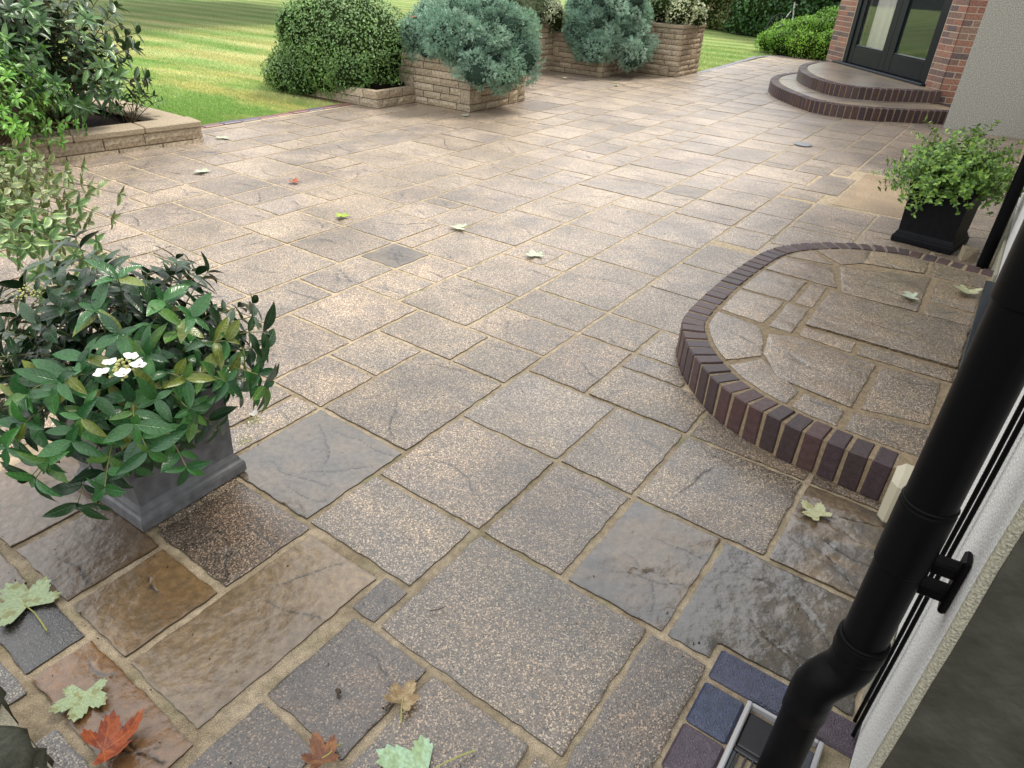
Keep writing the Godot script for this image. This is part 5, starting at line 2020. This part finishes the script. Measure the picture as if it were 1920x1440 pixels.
	for q in [[-6.6, -2.6, 1.3, 0.42], [-4.2, -4.2, 1.5, 0.45], [-1.2, -5.0, 1.5, 0.46], [2.2, -5.2, 1.6, 0.48], [5.2, -5.0, 1.8, 0.5], [-5.6, 0.6, 2.0, 0.5], [-2.6, -1.0, 2.6, 0.55], [1.0, -1.2, 3.0, 0.6], [4.6, -1.0, 3.6, 0.62], [-4.0, 4.0, 2.6, 0.55], [0.0, 4.0, 3.6, 0.62], [4.0, 4.5, 4.4, 0.7], [8.0, 2.0, 4.6, 0.7]]:
		kl.append([P(q[0], q[1], q[2]), Vector3(q[3], q[3] * 0.62, q[3])])
	cloud(k1, "foliage", kl, 42000, small, M.small_leaf, Vector2(0.03, 0.055), [Color(0.19, 0.38, 0.045), Color(0.13, 0.29, 0.035), Color(0.26, 0.47, 0.065)], r, 0.03, 0.2, 0.6, 0.06)
	# tall hedges across the back
	var d := (Vector2(-46.4, 143.9) - Vector2(-57.15, 151.5)).normalized()
	for part_ in [["conifer_hedge", "tall yellowish-brown conifer hedge across the far end of the lawn", -40.0, 7.0, [Color(0.13, 0.145, 0.045), Color(0.085, 0.10, 0.035), Color(0.17, 0.155, 0.06)]], ["laurel_hedge", "tall dark green laurel hedge behind the bicycle", 8.0, 52.0, [Color(0.045, 0.12, 0.035), Color(0.03, 0.085, 0.028), Color(0.065, 0.16, 0.045)]]]:
		c = P(-57.15, 151.5, 0.0)
		var hg := thing(part_[0], part_[1], "hedge", c)
		var hl := []
		var s: float = part_[2]
		while s <= part_[3]:
			for z in [1.6, 5.0, 8.6, 12.0]:
				var q := Vector2(d.x, d.y) * s
				var back := r.randf_range(2.6, 4.2)
				hl.append([P(q.x - d.y * back, q.y + d.x * back, z + r.randf_range(-0.5, 0.5)), Vector3(0.62, 0.5, 0.62) * r.randf_range(0.85, 1.2)])
			s += 3.4
		cloud(hg, "foliage", hl, 40000, small, M.small_leaf, Vector2(0.07, 0.13), part_[4], r, 0.05, 0.3, 0.5, 0.1)
	# the tree whose crown shades the far left of the lawn
	c = P(-141.0, 60.0, -0.1)
	var tr := thing("tree", "broad tree on the left side of the lawn behind the dark bush", "tree", c)
	var tk := MB.new()
	tk.tube(PackedVector3Array([Vector3.ZERO, Vector3(0.05, 1.5, 0.05), Vector3(-0.1, 3.2, 0.1), Vector3(0.1, 5.5, 0)]), 0.3, 0.12, 10)
	for k in 6:
		var a := k * 1.05
		tk.tube(PackedVector3Array([Vector3(0, 2.8 + k * 0.3, 0), Vector3(cos(a) * 1.4, 4.2 + k * 0.2, sin(a) * 1.4), Vector3(cos(a) * 2.8, 5.2 + k * 0.3, sin(a) * 2.8)]), 0.1, 0.03, 7)
	part(tr, "trunk", tk.mesh(true), M.bark)
	var crown := holder(tr, "crown")
	var tl := []
	for k in 34:
		var a := k * 2.4
		var q := sqrt((k + 0.5) / 34.0) * 5.6
		tl.append([Vector3(1.6 + cos(a) * q, 5.2 + r.randf_range(-0.5, 2.6) * (1.0 - q / 6.0), -4.2 + sin(a) * q), Vector3(1.6, 1.0, 1.6) * r.randf_range(0.8, 1.15)])
	cloud(crown, "foliage", tl, 26000, small, M.small_leaf, Vector2(0.1, 0.17), [Color(0.06, 0.14, 0.03), Color(0.08, 0.17, 0.035)], r, 2.0, 0.5, 0.5, 0.15)


# ---------------------------------------------------------------- the downpipe, the gully and what stands by the wall
func build_pipe_and_drain() -> void:
	var dp := thing("downpipe", "thick black downpipe with an offset bend, close to the right edge", "downpipe", P(0.79, 7.85))
	var up := MB.new()
	up.tube(PackedVector3Array([Vector3(0, 2.75 * U, 0), Vector3(0, 36.0 * U, 0)]), 0.039, 0.039, 32, false)
	part(dp, "pipe", up.mesh(true), M.pipe)
	var low := MB.new()
	low.tube(PackedVector3Array([P(-0.27, -0.15, 1.75), P(-0.27, -0.15, -0.3)]), 0.039, 0.039, 32, false)
	part(dp, "pipe", low.mesh(true), M.pipe)
	var bend := MB.new()
	bend.tube(PackedVector3Array([P(0, 0, 3.15), P(0, 0, 2.9), P(-0.01, 0, 2.72), P(-0.05, -0.02, 2.58), P(-0.135, -0.07, 2.46), P(-0.21, -0.12, 2.35), P(-0.26, -0.145, 2.2), P(-0.27, -0.15, 2.05), P(-0.27, -0.15, 1.65)]), 0.0425, 0.042, 32)
	part(dp, "bend", bend.mesh(true), M.pipe)
	for hh in [[3.12, 0.0448, 0.02], [4.98, 0.0422, 0.07], [8.1, 0.0422, 0.06]]:
		var ring := MB.new()
		var a: float = hh[1]
		var w: float = hh[2]
		ring.lathe(PackedVector2Array([Vector2(0.038, -w), Vector2(a - 0.002, -w), Vector2(a, -w + 0.003), Vector2(a, w - 0.012), Vector2(a - 0.003, w - 0.009), Vector2(a - 0.003, w - 0.005), Vector2(a, w - 0.002), Vector2(a - 0.002, w + 0.001), Vector2(0.038, w + 0.001)]), Vector3(0, hh[0] * U, 0), 32)
		part(dp, "collar", ring.mesh(true), M.pipe)
	var br := holder(dp, "bracket")
	box_part(br, "bracket_arm", P(0.34, 0.2, 4.55), Vector3(0.07, 0.026, 0.03), M.pipe, 0.004, Basis(Vector3.UP, 0.1))
	box_part(br, "bracket_arm", P(0.34, 0.2, 4.2), Vector3(0.07, 0.026, 0.03), M.pipe, 0.004, Basis(Vector3.UP, 0.1))
	box_part(br, "bracket_plate", P(0.56, 0.2, 4.4), Vector3(0.012, 0.12, 0.04), M.pipe, 0.004)
	for k in 2:
		var cable := MB.new()
		var cp := PackedVector3Array()
		for q in 40:
			var hh := -0.1 + q * 0.45
			cp.append(P(1.33 - k * 0.03, 9.1 + k * 0.3 + sin(q * 0.9 + k) * 0.02, hh))
		cable.tube(cp, 0.0045, 0.0045, 8)
		var ca := part(self, "cable", cable.mesh(true), M.pipe)
		tag(ca, ["thin black cable clipped to the white wall, the one nearer its corner", "thin black cable clipped to the white wall, the one nearer the doorway"][k], "cable", "cables on the white wall")
	# gully with pale frame and grate
	var g := thing("drain_gully", "drain gully with pale frame and black grate under the downpipe", "drain", P(0.4, 7.4, 0.0))
	var pale := mat(0.33, 0.325, 0.33, 0.4, 0.5)
	var blk := mat(0.012, 0.012, 0.015, 0.25, 0.5)
	var hx := 0.09
	var hz := 0.185
	for s in [-1.0, 1.0]:
		box_part(g, "frame", Vector3(s * (hx - 0.006), 0.0, 0.0), Vector3(0.012, 0.03, hz * 2), pale, 0.003)
		box_part(g, "frame", Vector3(0, 0.0, s * (hz - 0.005)), Vector3(hx * 2 - 0.025, 0.028, 0.009), pale, 0.002)
	box_part(g, "pit", Vector3(0, -0.055, 0), Vector3(hx * 2 - 0.02, 0.05, hz * 2 - 0.02), blk, 0.0)
	box_part(g, "inset_plate", Vector3(-0.034, -0.008, -0.118), Vector3(0.085, 0.016, 0.1), blk, 0.004)
	box_part(g, "inset_plate", Vector3(0.055, -0.008, -0.1), Vector3(0.05, 0.016, 0.12), mat(0.05, 0.055, 0.065, 0.3), 0.004)
	for k in 6:
		box_part(g, "grate_bar", Vector3(-0.062 + k * 0.016, -0.004, 0.035), Vector3(0.004, 0.012, 0.18), mat(0.03, 0.03, 0.035, 0.3), 0.001)
	box_part(g, "grate_rim", Vector3(-0.022, -0.004, -0.058), Vector3(0.11, 0.014, 0.012), blk, 0.003)
	box_part(g, "grate_rim", Vector3(-0.072, -0.004, 0.04), Vector3(0.01, 0.014, 0.18), mat(0.04, 0.05, 0.06, 0.3), 0.003)
	# cream stop-end at the step's corner
	var cb := thing("cream_vent_block", "cream block with a round dark hole at the right end of the brick kerb", "vent", P(0.9, 15.0))
	box_part(cb, "body", Vector3(0.01, 0.6 * U, 0), Vector3(0.12, 1.24 * U, 0.14), M.cream, 0.022)
	var hole := MB.new()
	hole.lathe(PackedVector2Array([Vector2(0.018, 0), Vector2(0.026, 0.003), Vector2(0.03, 0.001), Vector2(0.03, -0.004)]), Vector3(0.025, 1.222 * U, 0.0), 18)
	part(cb, "vent_ring", hole.mesh(true), M.pipe)
	var hd := MB.new()
	hd.lathe(PackedVector2Array([Vector2(0.0, 0.0015), Vector2(0.02, 0.0015)]), Vector3(0.025, 1.222 * U, 0.0), 18)
	part(cb, "hole", hd.mesh(true), M.black_paint)
	# a second downpipe and odds and ends beyond the step
	var d2 := thing("downpipe", "second black downpipe beyond the step, behind the black planter", "downpipe", P(0.95, 34.2))
	var dm := MB.new()
	dm.tube(PackedVector3Array([Vector3(0, 0.0, 0), Vector3(0, 36.0 * U, 0)]), 0.034, 0.034, 20)
	part(d2, "pipe", dm.mesh(true), M.pipe)
	var st := thing("loose_stone", "small pale block of stone beside the black planter", "stone", P(0.32, 34.6, 0.0))
	part(st, "block", stone_mesh(0.08, 0.09, 0.07, 2, 0.008), M.coping, Transform3D(Basis(Vector3.UP, 0.4), Vector3(0, 0.045, 0)))


func build_small_things() -> void:
	# metal drain cover far off in the paving
	var t := thing("drain_cover", "small round metal drain cover set in the far paving", "drain cover", P(-11.58, 52.8, 0.06))
	var mb := MB.new()
	mb.lathe(PackedVector2Array([Vector2(0.0, 0.008), Vector2(0.07, 0.008), Vector2(0.075, 0.004), Vector2(0.085, 0.009), Vector2(0.09, 0.0)]), Vector3.ZERO, 24)
	part(t, "lid", mb.mesh(true), mat(0.2, 0.215, 0.24, 0.45, 0.5))
	# bicycle in front of the back hedge
	var b := thing("bicycle", "white and blue bicycle leaning in front of the dark back hedge", "bicycle", P(-37.2, 137.0, 0.0), 0.95)
	var white := mat(0.75, 0.76, 0.78, 0.3, 0.5)
	var dark := mat(0.015, 0.015, 0.017, 0.5, 0.5)
	var wheel := TorusMesh.new()
	wheel.inner_radius = 0.30
	wheel.outer_radius = 0.335
	wheel.rings = 32
	wheel.ring_segments = 8
	for x in [-0.52, 0.52]:
		var w := holder(b, "wheel")
		part(w, "tyre", wheel, dark, Transform3D(Basis(Vector3.RIGHT, PI / 2), Vector3(x, 0.335, 0)))
		var sp := MB.new()
		for k in 10:
			var a := TAU * k / 10
			sp.tube(PackedVector3Array([Vector3(x, 0.335, 0), Vector3(x + cos(a) * 0.31, 0.335 + sin(a) * 0.31, 0)]), 0.002, 0.002, 4, false)
		part(w, "spokes", sp.mesh(true), white)
	var tube := func(called: String, a: Vector3, e: Vector3, rr: float, m: Material) -> void:
		var q := MB.new()
		q.tube(PackedVector3Array([a, e]), rr, rr, 10)
		part(b, called, q.mesh(true), m)
	tube.call("seat_tube", Vector3(-0.06, 0.3, 0), Vector3(-0.16, 0.95, 0), 0.021, white)
	tube.call("top_tube", Vector3(-0.15, 0.9, 0), Vector3(0.34, 0.78, 0), 0.02, white)
	tube.call("down_tube", Vector3(-0.06, 0.3, 0), Vector3(0.36, 0.7, 0), 0.022, white)
	tube.call("chain_stay", Vector3(-0.06, 0.3, 0), Vector3(-0.52, 0.335, 0), 0.012, white)
	tube.call("seat_stay", Vector3(-0.14, 0.84, 0), Vector3(-0.52, 0.335, 0), 0.011, white)
	tube.call("fork", Vector3(0.34, 0.84, 0), Vector3(0.52, 0.335, 0), 0.016, white)
	tube.call("stem", Vector3(0.34, 0.84, 0), Vector3(0.3, 0.98, 0), 0.016, dark)
	tube.call("handlebar", Vector3(0.3, 0.98, -0.25), Vector3(0.3, 0.98, 0.25), 0.014, dark)
	tube.call("bottle", Vector3(0.02, 0.5, 0.03), Vector3(0.13, 0.66, 0.03), 0.042, mat(0.02, 0.16, 0.55, 0.3))
	box_part(b, "saddle", Vector3(-0.17, 0.98, 0), Vector3(0.25, 0.05, 0.12), dark, 0.02)


func build_leaves() -> void:
	var pale := mapmat(maple_tex(Color(0.27, 0.34, 0.19), Color(0.38, 0.42, 0.2), Color(0.2, 0.2, 0.07), 0.42, 1))
	var mint := mapmat(maple_tex(Color(0.30, 0.44, 0.28), Color(0.27, 0.34, 0.09), Color(0.24, 0.33, 0.16), 0.4, 2))
	var white := mapmat(maple_tex(Color(0.40, 0.46, 0.35), Color(0.45, 0.48, 0.35), Color(0.3, 0.34, 0.2), 0.4, 3))
	var cream := mapmat(maple_tex(Color(0.40, 0.41, 0.24), Color(0.43, 0.44, 0.25), Color(0.3, 0.26, 0.1), 0.42, 4))
	var orange := mapmat(maple_tex(Color(0.31, 0.07, 0.018), Color(0.42, 0.15, 0.05), Color(0.17, 0.03, 0.012), 0.5, 5))
	var brown := mapmat(maple_tex(Color(0.24, 0.16, 0.075), Color(0.08, 0.045, 0.02), Color(0.36, 0.27, 0.14), 0.5, 6))
	var rust := mapmat(maple_tex(Color(0.13, 0.045, 0.018), Color(0.2, 0.1, 0.03), Color(0.24, 0.10, 0.03), 0.5, 7))
	var lime := mapmat(maple_tex(Color(0.22, 0.34, 0.03), Color(0.3, 0.38, 0.06), Color(0.42, 0.42, 0.03), 0.45, 8))
	fallen(P(-11.1, 2.55, 0.03), 0.16, 1.55, 0.14, 0.2, pale, 0.12, 0.0, "large pale green leaf at the left edge over the black slab, its stalk pointing right", 3)
	fallen(P(-8.65, 2.35, 0.03), 0.105, -2.3, 0.35, 0.35, pale, 0.0, 0.0, "curled pale green leaf on the orange slab", 5)
	fallen(P(-7.5, 2.05, 0.05), 0.115, -0.15, 1.3, 0.6, orange, 0.0, 0.0, "bright orange-red leaf near the lower left corner", 7)
	fallen(P(-3.55, 4.6, 0.03), 0.185, 2.7, 0.1, 0.1, mint, 0.12, 0.0, "mint green leaf with a long stalk at the bottom edge", 9)
	fallen(P(-4.62, 5.2, 0.03), 0.085, 0.2, 0.7, 0.4, brown, 0.05, 0.6, "dry brown folded leaf on the joint near the bottom", 11)
	fallen(P(-4.85, 3.85, 0.04), 0.085, 1.2, 1.0, 0.6, rust, 0.05, 2.0, "crumpled rust-brown leaf at the bottom edge", 13)
	fallen(P(-0.45, 13.9, 0.03), 0.095, 1.1, 0.3, 0.2, cream, 0.0, 0.0, "cream leaf on the wet slab below the brick kerb", 15)
	fallen(P(-0.7, 25.75, 1.04), 0.09, 1.9, 0.4, -0.3, white, 0.0, 0.0, "white-green leaf lying on the curved doorstep", 17)
	fallen(P(0.7, 27.7, 1.06), 0.12, 2.9, 0.5, 0.2, cream, 0.1, 0.1, "cream curled leaf at the doorstep's far corner by the wall", 19)
	fallen(P(-13.8, 22.52, 0.03), 0.105, 0.9, 0.3, 0.2, white, 0.0, 0.0, "white-green leaf in the middle of the patio, the nearer of two", 21)
	fallen(P(-18.1, 23.15, 0.03), 0.105, 2.1, 0.35, -0.3, white, 0.06, 0.4, "white-green leaf in the middle of the patio, the farther of two", 23)
	fallen(P(-22.9, 20.68, 0.03), 0.1, 1.6, 0.6, 0.3, lime, 0.0, 0.0, "lime and yellow leaf on the patio left of the middle", 25)
	fallen(P(-28.8, 22.65, 0.03), 0.085, 0.6, 0.7, 0.3, orange, 0.0, 0.0, "small orange leaf far out on the patio", 27)
	fallen(P(-33.6, 20.77, 0.03), 0.125, 1.8, 0.35, 0.3, white, 0.0, 0.0, "white leaf on the paving below the raised bed", 29)
	fallen(P(-39.6, 25.95, 0.03), 0.12, 0.8, 0.2, 0.3, white, 0.0, 0.0, "white leaf by the raised bed's corner", 31)
	fallen(P(-33.95, 43.05, 0.03), 0.11, 2.5, 0.4, 0.2, white, 0.0, 0.0, "pale leaf at the foot of the nearest juniper's planter", 33)
	fallen(P(-39.6, 66.0, 0.03), 0.1, 0.3, 0.6, 0.2, cream, 0.0, 0.0, "tiny yellow leaf on the paving before the set-back planter", 35)
	fallen(P(-33.6, 66.3, 0.03), 0.09, 1.3, 0.5, 0.2, cream, 0.0, 0.0, "tiny yellow leaf on the paving before the tall planter", 37)
	# leaves caught on the juniper
	for q in [[-41.0, 44.6, 5.35, 0.16, "yellow leaf caught low on the nearest juniper", lime], [-40.6, 44.6, 6.1, 0.14, "orange leaf caught higher on the nearest juniper", orange], [-35.0, 45.0, 6.0, 0.15, "yellow leaf caught on the right side of the nearest juniper", lime]]:
		fallen(P(q[0], q[1], q[2]), q[3], 0.5, 0.4, 0.2, q[5], 0.0, 0.0, q[4], 41)
	# twigs and bits
	var r := RandomNumberGenerator.new()
	r.seed = 151
	var spots := [[-5.36, 6.95, "short dark twig on the joint in the foreground"], [-3.0, 3.05, "thin twig standing at the bottom edge right of the mint leaf"], [-5.55, 4.75, "black speck of debris on the slab above the rust leaf"]]
	for k in spots.size():
		var mb := MB.new()
		var l := 0.045 if k < 2 else 0.012
		mb.tube(PackedVector3Array([Vector3(-l * 0.5, 0.004, 0), Vector3(0, 0.006, l * 0.08), Vector3(l * 0.5, 0.004, -l * 0.1)]), 0.0015 if k < 2 else 0.006, 0.0012 if k < 2 else 0.005, 6)
		var o := part(self, "twig", mb.mesh(true), M.bark, Transform3D(Basis(Vector3.UP, 0.9 + k), P(spots[k][0], spots[k][1], 0.03)))
		tag(o, spots[k][2], "twig", "bits of litter on the paving")


func mapmat(tx: Texture2D) -> StandardMaterial3D:
	var m := StandardMaterial3D.new()
	m.albedo_texture = tx
	m.roughness = 0.55
	m.cull_mode = BaseMaterial3D.CULL_DISABLED
	m.backlight_enabled = true
	m.backlight = Color(0.2, 0.2, 0.1)
	return m
